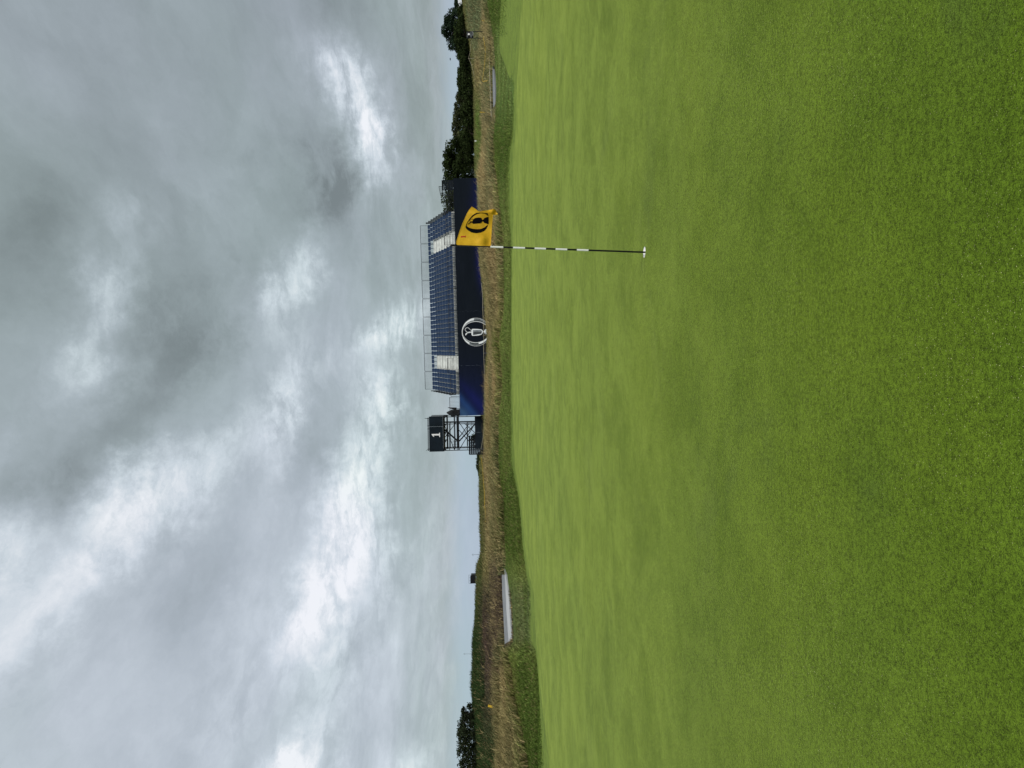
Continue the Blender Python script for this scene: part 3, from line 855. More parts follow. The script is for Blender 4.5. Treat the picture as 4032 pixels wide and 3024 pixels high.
LAB = {'c': ('conifer_tree', 'dark narrow conifer behind the white marquee at the right edge', None, T_CON, True),
       'C': ('conifer_tree', 'dark conifer between the white marquee and the tallest evergreen', None, T_CON, True),
       'a': ('evergreen_tree', 'sloping dark evergreen on the left of the tallest spiky evergreen', None, T_CON, False),
       'B': ('evergreen_tree', 'broad dark evergreen on the right of the tallest spiky evergreen', None, T_CON, False),
       'A': ('evergreen_tree', 'tallest spiky evergreen behind the black sign board on legs', None, T_CON, True),
       'd': ('dense_tree', 'low dark dense tree in the dip of the tree line', 'low dark trees in the dip of the line', T_DARK, False),
       'o': ('olive_tree', 'olive green bushy tree in the middle of the tree line', 'olive green trees in the middle of the line', T_OLIVE, False),
       'b': ('broadleaf_tree', 'tall dark broadleaf tree just right of the grandstand', 'tall dark trees just right of the grandstand', T_DARK, False),
       's': ('broadleaf_tree', 'tall broadleaf tree rising behind the right end of the grandstand', 'trees behind the right end of the grandstand', T_MID, False),
       'h': ('hedge_bush', 'dark low bush at the foot of the tree line', 'bushes at the foot of the tree line', T_DARK, False)}
for k, (x, y, tp, wd, c) in enumerate(RT):
    nm, lb, gp, tone, sp_ = LAB[c]
    tree(nm, x, y, tp, wd * (1.25 if c in 'ahABC' else 1.35), lb, gp, 3600 if c in 'AbsaBC' else 2600, 0.19, tone, sp_, 100 + k)
LT = [(-46.2, 104.0, 5.38, 1.79), (-47.53, 104.0, 5.93, 2.14), (-49.53, 105.0, 6.11, 2.16), (-50.66, 104.0, 6.09, 2.14), (-51.66, 103.0, 6.01, 2.12), (-53.76, 104.0, 6.04, 2.14), (-55.43, 104.0, 6.18, 2.14), (-57.15, 104.0, 5.85, 2.14)]
for k, (x, y, tp, wd) in enumerate(LT):
    tree('dune_tree', x, y, tp, wd * 1.45, 'gappy dark round tree on the dunes at the far left' if k else 'rightmost and lowest of the dark trees on the far left dunes',
         'dark trees on the far left dunes' if k else None, 1700, 0.13, (0.024, 0.032, 0.016), False, 300 + k)
FT = [(-14.7, 150.0, 2.73, 1.13), (-15.83, 152.0, 2.97, 1.15), (-16.65, 150.0, 2.87, 1.03), (-17.53, 150.0, 2.68, 1.03), (-18.2, 150.0, 2.59, 0.82)]
for k, (x, y, tp, wd) in enumerate(FT):
    tree('far_bush', x, y, tp + 0.25, wd * 1.7, 'small dark bush on the skyline left of the scaffold tower', 'small bushes on the skyline left of the scaffold tower', 500, 0.16, T_DARK, False, 400 + k)
tree('far_bush', -10.09, 140.0, 3.75, 2.2, 'small bush showing through the scaffold tower above the dark fence', None, 700, 0.16, T_DARK, False, 420)

# ------------------------------------------------------------------ grandstand
ax = (STAND_R - STAND_L).normalized()
by = Vector((0, 0, 1)).cross(ax).normalized()
cz_ = ax.cross(by)
gs = thing('grandstand', STAND_L, 'open grandstand of dark blue seats above a navy printed hoarding', 'grandstand')
gs.matrix_world = Matrix.Translation(STAND_L) @ Matrix((ax, by, cz_)).transposed().to_4x4()
GW = 26.14
# hoarding: four fabric panels laced side by side, slightly slack
seams = [0.0, 5.6, 11.6, 17.13, GW]
for i in range(4):
    x0, x1 = seams[i] + (0.001 if i else 0), seams[i + 1] - (0.001 if i < 3 else 0)
    nx, nz = 20, 10
    xs = np.linspace(x0, x1, nx + 1); zs = np.linspace(-4.6, 0, nz + 1)
    V = []
    for zv in zs:
        for xv in xs:
            V.append((xv, 0.03 * float(fbm(np.array([xv * 0.5]), np.array([zv * 0.9]), 5 + i, 3)[0]) * min(1, (-zv) * 2), zv - 0.02 * math.sin((xv - x0) / (x1 - x0) * math.pi)))
    nv = len(V)
    V += [(a, b + 0.02, c) for a, b, c in V]
    F = []
    for j in range(nz):
        for k in range(nx):
            a = j * (nx + 1) + k
            F.append((a, a + 1, a + nx + 2, a + nx + 1))
            F.append((nv + a, nv + a + nx + 1, nv + a + nx + 2, nv + a + 1))
    for k in range(nx):
        a = nz * (nx + 1) + k; F.append((a, a + 1, nv + a + 1, nv + a))
        F.append((k, nv + k, nv + k + 1, k + 1))
    for j in range(nz):
        a = j * (nx + 1); b = a + nx
        F.append((a, a + nx + 1, nv + a + nx + 1, nv + a)); F.append((b, nv + b, nv + b + nx + 1, b + nx + 1))
    mb = MB(); mb.add(V, F)
    mb.build('hoarding_panel', MAT['hoarding'], gs, smooth=False)
# deck along the front and end platforms
MB().box(0.05, GW - 0.05, 0.08, 2.0, -0.16, -0.04).build('walkway_deck', MAT['tread'], gs)
SX, PT, NS, NR = 2.30, 0.545, 38, 9
RY0, RD, RZ0, RH = 1.9, 1.12, 0.03, 0.375
SX1 = SX + PT * NS
AISLE = (5, 6, 7, 31, 32, 33)
for k in range(NR):
    y0 = RY0 + k * RD; z = RZ0 + k * RH
    MB().box(SX - 0.1, SX1 + 0.1, y0 + 0.03, y0 + RD + 0.028, z - 0.05, z).build('tread_board', MAT['tread'], gs)
    MB().box(SX - 0.1, SX1 + 0.1, y0, y0 + 0.028, z - RH - 0.005 if k else -0.15, z).build('riser_board', MAT['riser'], gs)
    if k:
        for xa in (SX + 5 * PT, SX + 31 * PT):
            MB().box(xa + 0.06, xa + 3 * PT - 0.06, y0 - 0.42, y0 - 0.003, z - RH + 0.002, z - RH * 0.5).build('aisle_step', MAT['tread'], gs)
# seat mesh shared by all: moulded pan and back with a sky highlight coloured into the edge faces
def seat_mesh():
    mb = MB()
    w2 = 0.225
    def shell(rows, nu):
        """rows: list of (half width, y, z, bow); builds a 2.2 cm thick curved shell"""
        V = []
        for hw, yy, zz, bow in rows:
            for i in range(nu + 1):
                t_ = -1 + 2 * i / nu
                V.append((hw * t_, yy - bow * t_ * t_, zz + (bow * 0.25) * t_ * t_))
        n0 = len(V)
        n_ = []
        for r_, (hw, yy, zz, bow) in enumerate(rows):
            for i in range(nu + 1):
                x_, y_, z_ = V[r_ * (nu + 1) + i]
                n_.append((x_, y_ + off[0], z_ + off[1]))
        F = []
        nr = len(rows)
        for r_ in range(nr - 1):
            for i in range(nu):
                a = r_ * (nu + 1) + i
                F.append((a, a + 1, a + nu + 2, a + nu + 1))
                F.append((n0 + a, n0 + a + nu + 1, n0 + a + nu + 2, n0 + a + 1))
            a = r_ * (nu + 1); b = a + nu
            F.append((a, a + nu + 1, n0 + a + nu + 1, n0 + a)); F.append((b, n0 + b, n0 + b + nu + 1, b + nu + 1))
        for i in range(nu):
            F.append((i, n0 + i, n0 + i + 1, i + 1))
            a = (nr - 1) * (nu + 1) + i; F.append((a, a + 1, n0 + a + 1, n0 + a))
        mb.add(V + n_, F)
        for q_ in range(1, 2 * (nr - 1) + 2 * nu + 1): mb.mi[-q_] = 1  # edge faces get the paler colour that imitates a highlight
    off = (0.022, 0.0)
    shell([(0.225, 0.40, 0.42, 0.03), (0.25, 0.42, 0.53, 0.05), (0.245, 0.43, 0.63, 0.05), (0.21, 0.44, 0.69, 0.04), (0.14, 0.445, 0.715, 0.02)], 4)
    off = (0.0, -0.022)
    shell([(0.215, 0.0, 0.375, 0.02), (0.22, 0.03, 0.405, 0.03), (0.22, 0.22, 0.395, 0.03), (0.21, 0.40, 0.42, 0.03)], 4)
    mb.box(-0.03, 0.03, 0.16, 0.30, 0.0, 0.38)
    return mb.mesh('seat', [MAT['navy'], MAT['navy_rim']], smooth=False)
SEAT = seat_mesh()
first = None
for k in range(NR):
    for i in range(NS):
        if k < NR - 1 and i in AISLE: continue
        if first is None:
            o = link('seat', SEAT, gs); first = o
        else:
            o = first.copy(); COL.objects.link(o); o.parent = gs
        o.location = (SX + (i + 0.5) * PT + random.uniform(-0.012, 0.012), RY0 + k * RD + 0.42 + random.uniform(-0.02, 0.02), RZ0 + k * RH)
        o.rotation_euler = (0, 0, random.uniform(-0.03, 0.03))

def railing(x0, x1, y, z0, h, mat, step=0.13, post=0.022, name='railing_panel', mid=False):
    mb = MB()
    mb.bar((x0, y, z0 + h), (x1, y, z0 + h), 0.026, 0, 6)
    mb.bar((x0, y, z0 + 0.08), (x1, y, z0 + 0.08), 0.018, 0, 4)
    for x_ in (x0, x1): mb.bar((x_, y, z0), (x_, y, z0 + h), post, 0, 6)
    n_ = max(1, int((x1 - x0) / step))
    for i in range(1, n_):
        x_ = x0 + (x1 - x0) * i / n_
        mb.bar((x_, y, z0 + 0.08), (x_, y, z0 + h), 0.013, 0, 4, cap=False)
    if mid: mb.bar((x0, y, z0 + h * 0.55), (x1, y, z0 + h * 0.55), 0.014, 0, 4)
    return mb.build(name, mat, gs)
# back railing against the sky
yb, zb = RY0 + NR * RD + 0.05, RZ0 + (NR - 1) * RH
nb_ = 9
for i in range(nb_):
    a = SX + (SX1 - SX) * i / nb_; b = SX + (SX1 - SX) * (i + 1) / nb_
    railing(a + 0.05, b - 0.05, yb, zb - 0.1, 1.76, MAT['steel'], 0.14)
# front railing along the deck, higher gates at the vomitories
xs = [2.55, 4.75, None, 6.95, 9.35, 11.75, 14.15, 16.55, 18.85, None, 20.95, 22.6, 24.3, 25.9]
prev = None
for x_ in xs:
    if x_ is None: prev = None; continue
    if prev is not None: railing(prev + 0.04, x_ - 0.04, 0.14, -0.04, 0.66 if prev > 22 else 0.98, MAT['steel'], 0.14, mid=True)
    prev = x_
railing(4.85, 6.45, 0.12, -0.04, 1.28, MAT['steel'], 0.13, mid=True, name='vomitory_gate')
railing(18.95, 19.9, 0.12, -0.04, 1.20, MAT['steel'], 0.13, mid=True, name='vomitory_gate')
railing(20.05, 20.9, 0.12, -0.04, 1.0, MAT['steel'], 0.13, mid=True, name='vomitory_gate')
railing(0.25, 2.08, 0.12, -0.04, 1.14, MAT['steel'], 0.145, name='platform_railing', mid=False)
railing(2.18, 2.5, 0.12, -0.04, 0.98, MAT['steel'], 0.13, name='platform_railing')
# row-end guards: framed mesh panel at each end of every row
for k in range(1, NR):
    y0 = RY0 + k * RD; z = RZ0 + k * RH
    for xe in (SX - 0.14, SX1 + 0.14):
        mb = MB()
        q = [(xe, y0 - 0.1, z + 0.02), (xe, y0 + RD - 0.15, z + 0.10), (xe, y0 + RD - 0.12, z + 0.92), (xe, y0 - 0.05, z + 0.84)]
        for a in range(4): mb.bar(q[a], q[(a + 1) % 4], 0.03, 0, 4)
        for j in range(1, 8):
            t_ = j / 8
            mb.bar(Vector(q[0]).lerp(Vector(q[1]), t_), Vector(q[3]).lerp(Vector(q[2]), t_), 0.011, 0, 4, cap=False)
        mb.build('row_end_guard', MAT['steel'], gs)
# dark scrim closing the underside at the two ends and the back
for xe in (SX - 0.12, SX1 + 0.12):
    mb = MB(); pts = [(xe, RY0, -3.6)]
    for k in range(NR):
        pts += [(xe, RY0 + k * RD, RZ0 + k * RH - 0.06), (xe, RY0 + (k + 1) * RD, RZ0 + k * RH - 0.06)]
    pts += [(xe, RY0 + NR * RD, -3.6)]
    n_ = len(pts)
    mb.add(pts + [(a + 0.03, b, c) for a, b, c in pts], [tuple(range(n_)), tuple(range(2 * n_ - 1, n_ - 1, -1))] + [(i, (i + 1) % n_, n_ + (i + 1) % n_, n_ + i) for i in range(n_)])
    mb.build('end_scrim', MAT['navy_dark'], gs)
# scaffold under the seats
mb = MB()
for i in range(10):
    x_ = SX + (SX1 - SX) * i / 9
    for k in (0, 3, 6, 9):
        mb.bar((x_, RY0 + k * RD - (0.05 if k == 9 else -0.1), -3.6), (x_, RY0 + k * RD - (0.05 if k == 9 else -0.1), RZ0 + min(k, 8) * RH - 0.06), 0.03, 0, 6)
mb.build('scaffold_frame', MAT['galv'], gs)
mb = MB()
for i in range(12): mb.bar((0.1 + i * 2.35, 0.12, -4.2), (0.1 + i * 2.35, 0.12, -0.16), 0.035, 0, 6)
mb.build('hoarding_frame', MAT['galv'], gs)

# right end: slatted stair enclosure with a mesh screen
mb = MB()
for j in range(11):
    z = 0.05 + j * 0.11
    mb.box(25.12, 26.1, 0.9, 0.93, z, z + 0.075)
for x_ in (25.1, 25.6, 26.12):
    mb.box(x_ - 0.03, x_ + 0.03, 0.93, 0.99, -0.05, 1.25)
mb.box(25.07, 26.15, 0.85, 2.0, 1.25, 1.30)
for y_ in (0.95, 1.95): mb.box(26.09, 26.15, y_, y_ + 0.06, -0.05, 1.25)
mb.build('stair_enclosure', MAT['navy_dark'], gs)
mb = MB()
q = [(24.55, 1.6, 0.35), (25.5, 1.6, 0.1), (25.62, 1.6, 1.66), (24.62, 1.6, 1.50)]
for a in range(4): mb.bar(q[a], q[(a + 1) % 4], 0.035, 0, 4)
for j in range(1, 12):
    t_ = j / 12
    mb.bar(Vector(q[0]).lerp(Vector(q[1]), t_), Vector(q[3]).lerp(Vector(q[2]), t_), 0.010, 0, 4, cap=False)
    mb.bar(Vector(q[0]).lerp(Vector(q[3]), t_), Vector(q[1]).lerp(Vector(q[2]), t_), 0.010, 0, 4, cap=False)
mb.build('mesh_screen', MAT['steel'], gs)
mb = MB()
for z_ in (0.55, 0.95, 1.18):
    mb.bar((SX1 + 0.1, 2.2, z_), (24.5, 2.2, z_), 0.018, 0, 4)
for x_ in (23.3, 23.9, 24.5): mb.bar((x_, 2.2, -0.05), (x_, 2.2, 1.18), 0.02, 0, 4)
mb.build('platform_railing', MAT['steel'], gs)

# emblem printed on the hoarding: ring with a claret jug
def strip_poly(mb, outer, inner, y, mi=0):
    k = len(outer)
    V = [(a, y, b) for a, b in outer] + [(a, y, b) for a, b in inner]
    mb.add(V, [(i, i + 1, k + i + 1, k + i) for i in range(k - 1)], mi)
def poly(mb, pts, y, mi=0):
    from mathutils.geometry import tessellate_polygon
    tr_ = tessellate_polygon([[Vector((a, b, 0)) for a, b in pts]])
    mb.add([(a, y, b) for a, b in pts], [tuple(t_) for t_ in tr_], mi)
EC = (9.27, -2.05); ER = 1.57
def ea(t_): return (EC[0] + ER * math.sin(t_), EC[1] + ER * math.cos(t_))
def ei(t_, a=1.14, b=1.45): return (EC[0] + a * math.sin(t_), EC[1] + 0.02 + b * math.cos(t_))
def em(t_, f): o_, i_ = ea(t_), ei(t_); return (o_[0] * (1 - f) + i_[0] * f, o_[1] * (1 - f) + i_[1] * f)
YE = -0.045
mb = MB()
T_ = np.linspace(-math.pi, math.pi, 97)
strip_poly(mb, [ea(t_) for t_ in T_], [em(t_, 0.06) for t_ in T_], YE, 0)
def arc(t0, t1, f0, f1, mi):
    tt = np.linspace(t0, t1, 24)
    strip_poly(mb, [em(t_, f0) for t_ in tt], [em(t_, f1) for t_ in tt], YE, mi)
arc(-1.05, 1.45, 0.06, 0.62, 0); arc(-1.05, 1.45, 0.62, 0.86, 2); arc(1.45, 2.3, 0.06, 0.5, 1); arc(1.45, 2.3, 0.5, 0.86, 2); arc(2.3, math.pi, 0.06, 0.86, 1)
arc(-1.75, -1.05, 0.06, 0.5, 1); arc(-1.75, -1.05, 0.5, 0.86, 2); arc(-2.5, -1.75, 0.06, 0.45, 2); arc(-2.5, -1.75, 0.45, 0.86, 0); arc(-math.pi, -2.5, 0.06, 0.86, 0)
strip_poly(mb, [em(t_, 0.86) for t_ in T_], [em(t_, 1.0) for t_ in T_], YE, 0)
mb.build('emblem_ring', [MAT['silver1'], MAT['silver2'], MAT['silver3']], gs)
def jx(px, py):   # traced jug: in image crop pixels
    return (9.27 + (707 - py) / 10.37 * 0.02803, -0.47 - (px - 185) / 10.37 * 0.02803)
mb = MB()
body = [(575, 640), (605, 580), (640, 572), (860, 585), (985, 600), (1035, 640), (1060, 690), (1045, 745), (1000, 810), (880, 850), (640, 860), (600, 850), (580, 800)]
poly(mb, [jx(*q_) for q_ in body], YE, 0)
inner = [(650, 625), (980, 628), (1020, 690), (985, 780), (640, 828)]
poly(mb, [jx(*q_) for q_ in inner], YE - 0.004, 1)
poly(mb, [jx(*q_) for q_ in [(650, 700), (1000, 715), (985, 780), (640, 828)]], YE - 0.008, 2)
poly(mb, [jx(*q_) for q_ in [(345, 840), (322, 800), (340, 760), (400, 715), (470, 690), (575, 685), (575, 735), (460, 745), (400, 770), (370, 810)]], YE, 0)
poly(mb, [jx(*q_) for q_ in [(385, 795), (420, 735), (560, 725), (560, 735), (440, 748), (395, 800)]], YE - 0.004, 1)
poly(mb, [jx(*q_) for q_ in [(1060, 680), (1090, 672), (1120, 640), (1130, 612), (1180, 605), (1190, 585), (1265, 572), (1290, 580), (1350, 600), (1400, 600), (1400, 850), (1330, 850), (1270, 830), (1190, 800), (1130, 795), (1115, 740), (1085, 715), (1060, 715)]], YE, 0)
poly(mb, [jx(*q_) for q_ in [(1140, 740), (1175, 740), (1175, 785), (1145, 782)]], YE - 0.004, 2)
poly(mb, [jx(*q_) for q_ in [(1200, 745), (1260, 750), (1260, 805), (1200, 795)]], YE - 0.004, 2)
hp = [(405, 690), (370, 668), (335, 630), (325, 590), (345, 545), (400, 518), (450, 522), (490, 555), (520, 590), (560, 620), (580, 640)]
for a, b in zip(hp[:-1], hp[1:]):
    A, B = jx(*a), jx(*b)
    d = Vector((B[0] - A[0], B[1] - A[1])).normalized() * 0.024; nn = Vector((-d.y, d.x))
    mb.add([(A[0] + nn.x - d.x * .5, YE, A[1] + nn.y - d.y * .5), (B[0] + nn.x + d.x * .5, YE, B[1] + nn.y + d.y * .5), (B[0] - nn.x + d.x * .5, YE, B[1] - nn.y + d.y * .5), (A[0] - nn.x - d.x * .5, YE, A[1] - nn.y - d.y * .5)], [(0, 1, 2, 3)], 0)
mb.build('emblem_jug', [MAT['silver1'], MAT['silver2'], MAT['silver3']], gs)

# covered equipment on the left platform
Mw = gs.matrix_world
def cover(name, cx, cy, z0, prof, label, squash=0.6, bend=(0, 0), seed=1, mat=None):
    rg = np.random.default_rng(seed)
    mb = MB(); V = []; ns = 14
    for j, (zz, rr) in enumerate(prof):
        t_ = j / (len(prof) - 1)
        for i in range(ns):
            a = 2 * math.pi * i / ns
            r_ = rr * (1 + 0.16 * math.sin(3 * a + seed + j * 0.4) + 0.10 * rg.normal())
            V.append((bend[0] * t_ * t_ + r_ * math.cos(a), squash * r_ * math.sin(a), zz))
    F = []
    for j in range(len(prof) - 1):
        for i in range(ns):
            F.append((j * ns + i, j * ns + (i + 1) % ns, (j + 1) * ns + (i + 1) % ns, (j + 1) * ns + i))
    F += [tuple(range(ns))[::-1], tuple(range((len(prof) - 1) * ns, len(prof) * ns))]
    mb.add(V, F)
    root = thing(name, Mw @ Vector((cx, cy, z0)), label, 'cover')
    mb.build('cloth', MAT['black'], root, smooth=True)
    return root
r1 = cover('covered_camera', 0.32, 0.55, -0.04, [(0, 0.34), (0.2, 0.36), (0.5, 0.33), (0.8, 0.36), (1.0, 0.36), (1.2, 0.24), (1.38, 0.16), (1.55, 0.04)], 'bulky black cloth cover with a pointed top at the platform corner by the scaffold tower', seed=3)
MB().bar((-0.1, 0, 0.0), (0.1, 0, 0.06), 0.3, 0, 8).build('base', MAT['black'], r1)
r2 = cover('folded_parasol', 0.72, 0.75, -0.04, [(0.42, 0.17), (0.55, 0.16), (0.8, 0.12), (1.1, 0.07), (1.4, 0.02)], 'slim folded black parasol standing in front of the platform railing', bend=(0.16, 0), seed=5)
MB().bar((0, 0, 0), (0.05, 0, 0.5), 0.025, 0, 6).build('pole', MAT['steel'], r2)

# ------------------------------------------------------------------ scaffold tower with the number box
tz = 1.1
tw = thing('scaffold_tower', (-5.65, 86.0, tz), 'black scaffold tower carrying a dark box with a white number 1', 'scaffold tower', rz=R(-1.5))
def T(z): return z - tz
BX0, BX1, BD = -2.04, 2.04, 2.7
# box: front in two boards, sides, floor, top
MB().box(BX0, 0.86, 0, 0.04, T(6.33), T(7.93)).build('front_board', MAT['fence'], tw)
MB().box(0.875, BX1, 0, 0.04, T(6.33), T(7.93)).build('front_board', MAT['fence'], tw)
MB().box(BX1 - 0.04, BX1, 0.045, BD, T(6.33), T(7.75)).build('side_board', MAT['galv'], tw)
MB().box(BX0, BX0 + 0.04, 0.045, BD, T(6.33), T(7.75)).build('side_board', MAT['fence'], tw)
MB().box(BX0, BX1, 0.05, BD, T(6.22), T(6.32)).build('floor', MAT['blackpaint'], tw)
mb = MB()
for x_ in (-1.9, -0.95, 0.0, 0.95, 1.9): mb.box(x_ - 0.05, x_ + 0.05, 0.06, BD - 0.05, T(6.04), T(6.215))
mb.box(BX0, BX1, BD - 0.16, BD - 0.06, T(5.86), T(6.035))
mb.build('floor_beam', MAT['blackpaint'], tw)
# numeral 1 with serifs
mb = MB()
one = [(-0.34, -0.44), (0.30, -0.44), (0.30, -0.36), (0.13, -0.33), (0.13, 0.50), (0.03, 0.50), (-0.30, 0.30), (-0.27, 0.22), (-0.10, 0.29), (-0.10, -0.33), (-0.34, -0.36)]
one = [(a * 0.78, b * 1.03) for a, b in one]
poly(mb, [(-0.08 + a, T(7.13) + b) for a, b in one], -0.012, 0)
mb.build('number', MAT['emblem_white'], tw)
# standards, ledgers, braces
LEGX = [(-1.95, 0.2), (-1.72, 1.4), (-1.95, 2.5), (1.12, 0.2), (1.30, 1.4), (1.12, 2.5), (1.95, 0.25), (2.0, 2.5)]
for x_, y_ in LEGX:
    MB().bar((x_, y_, 0), (x_, y_, T(6.25)), 0.046, 0, 7).build('standard', MAT['steel'], tw)
mb = MB()
for z_, x0, x1 in ((5.6, -1.95, 1.2), (5.03, -1.95, 1.95), (4.72, -1.95, 1.95), (4.58, -1.95, 2.0), (3.55, -1.72, 1.2)):
    for y_ in (0.2, 2.5):
        mb.bar((x0, y_ + 0.04, T(z_)), (x1, y_ + 0.04, T(z_)), 0.04, 0, 6)
for z_ in (5.03, 4.6, 3.55):
    for x_ in (-1.95, 1.12, 1.98): mb.bar((x_, 0.2, T(z_)), (x_, 2.5, T(z_)), 0.026, 0, 6)
mb.build('ledger', MAT['steel'], tw)
mb = MB()
for a, b, c, d in ((-1.9, 5.05, 1.1, 6.2), (1.1, 4.9, -0.6, 6.2), (-1.9, 4.5, 1.1, 2.6), (1.1, 4.5, -1.9, 2.6), (-0.6, 4.6, 1.1, 3.3), (1.0, 3.9, -0.2, 2.6), (-1.8, 2.6, 0.4, 4.5)):
    mb.bar((a, 0.32 if a < 0 else 2.42, T(b)), (c, 0.32 if a < 0 else 2.42, T(d)), 0.04, 0, 6)
mb.build('brace', MAT['steel'], tw)
# zig-zag stair in two flights with strings, treads and handrail
def flight(x0, z0, x1, z1, y):
    mb = MB()
    for yy in (y, y + 0.7):
        mb.bar((x0, yy, T(z0)), (x1, yy, T(z1)), 0.075, 0, 4)
    n_ = 9
    for i in range(n_ + 1):
        t_ = i / n_
        xx = x0 + (x1 - x0) * t_; zz = z0 + (z1 - z0) * t_
        mb.box(xx - 0.12, xx + 0.12, y + 0.03, y + 0.67, T(zz) - 0.02, T(zz) + 0.02)
    mb.bar((x0, y, T(z0) + 0.42), (x1, y, T(z1) + 0.42), 0.02, 0, 5)
    for t_ in (0.0, 0.5, 1.0):
        xx = x0 + (x1 - x0) * t_; zz = z0 + (z1 - z0) * t_
        mb.bar((xx, y, T(zz)), (xx, y, T(zz) + 0.42), 0.016, 0, 5)
    return mb.build('stair_flight', MAT['blackpaint'], tw)
flight(0.95, 2.62, -1.05, 4.55, 1.1)
flight(-1.05, 4.65, 0.35, 6.2, 1.2)
MB().box(-1.7, -0.9, 1.0, 2.0, T(4.52), T(4.58)).build('landing', MAT['blackpaint'], tw)
mb = MB()
for z_ in (5.35, 5.15, 4.95): mb.bar((-1.7, 1.6, T(z_)), (-1.1, 1.6, T(z_)), 0.016, 0, 5)
for x_ in (-1.7, -1.4, -1.1): mb.bar((x_, 1.6, T(4.58)), (x_, 1.6, T(5.4)), 0.016, 0, 5)
for x_ in (0.95, 1.2): mb.bar((x_, 0.9, T(2.6)), (x_, 0.9, T(3.5)), 0.022, 0, 5)
for z_ in (3.0, 3.5): mb.bar((0.4, 0.9, T(z_)), (1.2, 0.9, T(z_)), 0.022, 0, 5)
mb.build('handrail', MAT['steel'], tw)
# guard rail and pole ends above the box
mb = MB()
for z_, r_ in ((8.02, 0.03), (8.10, 0.024)): mb.bar((-1.95, 0.3, T(z_)), (1.9, 0.3, T(z_)), r_, 0, 6)
for x_ in (-1.75, 0.6, 0.95, 1.82): mb.bar((x_, 0.3, T(7.9)), (x_ + random.uniform(-.02, .02), 0.3, T(8.16)), 0.03, 0, 6)
mb.bar((1.80, 0.3, T(8.0)), (1.83, 0.3, T(8.44)), 0.04, 0, 6, w2=0.02)
mb.bar((-1.72, 0.3, T(8.0)), (-1.95, 0.3, T(8.36)), 0.035, 0, 6, w2=0.015)
mb.bar((-1.72, 0.3, T(7.95)), (-1.98, 0.3, T(8.1)), 0.02, 0, 6)
mb.build('guard_rail', MAT['steel'], tw)

# dark fence closing the tower's foot, and the slatted bay beside it
fz = ground_z(-5.5, 85.0) - 0.3
fn = thing('screen_fence', (-5.5, 85.2, fz), 'dark navy board fence across the foot of the scaffold tower', 'fence')
for i in range(6):
    x0 = -1.86 + i * 0.62
    MB().box(x0 + 0.004, x0 + 0.616, 0, 0.04, 0, 2.62 - fz + 0.01 * random.uniform(-1, 1)).build('board', MAT['fence'], fn)
for i in range(4):
    x_ = -1.86 + i * 1.24
    MB().box(x_ - 0.04, x_ + 0.04, 0.045, 0.12, 0, 2.66 - fz).build('post', MAT['steel'], fn)
sl = thing('slatted_bay', (-7.15, 87.6, fz), 'low dark slatted screen at the left foot of the scaffold tower', 'screen')
for j in range(9):
    z = 0.4 + j * 0.245
    MB().box(-1.12, 1.12, 0, 0.05, z, z + 0.20).build('slat', MAT['navy_dark'], sl)
for x_ in (-1.1, -0.55, 0.0, 0.55, 1.1):
    MB().box(x_ - 0.035, x_ + 0.035, -0.055, -0.003, 0, 3.05 - fz + 0.25).build('post', MAT['steel'], sl)
for s2 in (0, 1):
    MB().bar((-0.9 + s2 * 0.5, -0.1, 0.9), (0.3 + s2 * 0.5, -0.1, 2.4), 0.03, 0, 5).build('brace', MAT['galv'], sl)

# ------------------------------------------------------------------ flagstick, flag and hole
PXM = 7.384 / 2912.0
axl = HOLE_AX
fs = thing('flagstick', HOLE, 'black and white banded flagstick with a yellow flag in the hole', 'flagstick')
# local frame: z along the stick
fs.rotation_euler = axl.to_track_quat('Z', 'Y').to_euler()
fs.matrix_world = Matrix.Translation(HOLE) @ Matrix((Vector((axl.z, 0, -axl.x)), Vector((0, 1, 0)), axl)).transposed().to_4x4()
L = 1.949
def zV(V): return (2540 - V) / (2540 - 1773) * L
bands = [(2546, 2317.5, 0), (2317.5, 2271, 1), (2271, 2233, 0), (2233, 2187, 1), (2187, 2149, 0), (2149, 2104, 1), (2104, 2066.5, 0), (2066.5, 2019, 1), (2019, 1981, 0), (1981, 1930, 1)]
for a, b, wv in bands:
    z0, z1 = zV(a), zV(b)
    MB().bar((0, 0, max(z0, -0.1) + 0.0005), (0, 0, z1 - 0.0005), 0.0094 if wv else 0.0086, 0, 16).build('white_band' if wv else 'black_band', MAT['whitepaint' if wv else 'blackpaint'], fs, smooth=False)
MB().bar((0, 0, -0.1), (0, 0, zV(1930)), 0.0055, 0, 12).build('core_rod', MAT['blackpaint'], fs)
MB().bar((0, 0, zV(1930)), (0, 0, zV(1796)), 0.0060, 0, 12).build('flag_rod', MAT['blackpaint'], fs)
mb = MB()
mb.bar((0, 0, zV(1797)), (0, 0, zV(1776)), 0.012, 0, 12); mb.bar((0, 0, zV(1776)), (0, 0, zV(1773)), 0.011, 0, 12, w2=0.005)
mb.build('finial', MAT['blackpaint'], fs)
mb = MB()
mb.bar((0.006, 0, zV(1936)), (0.03, 0.01, zV(1941)), 0.006, 0, 6, w2=0.004)
mb.build('swivel', MAT['blackpaint'], fs)

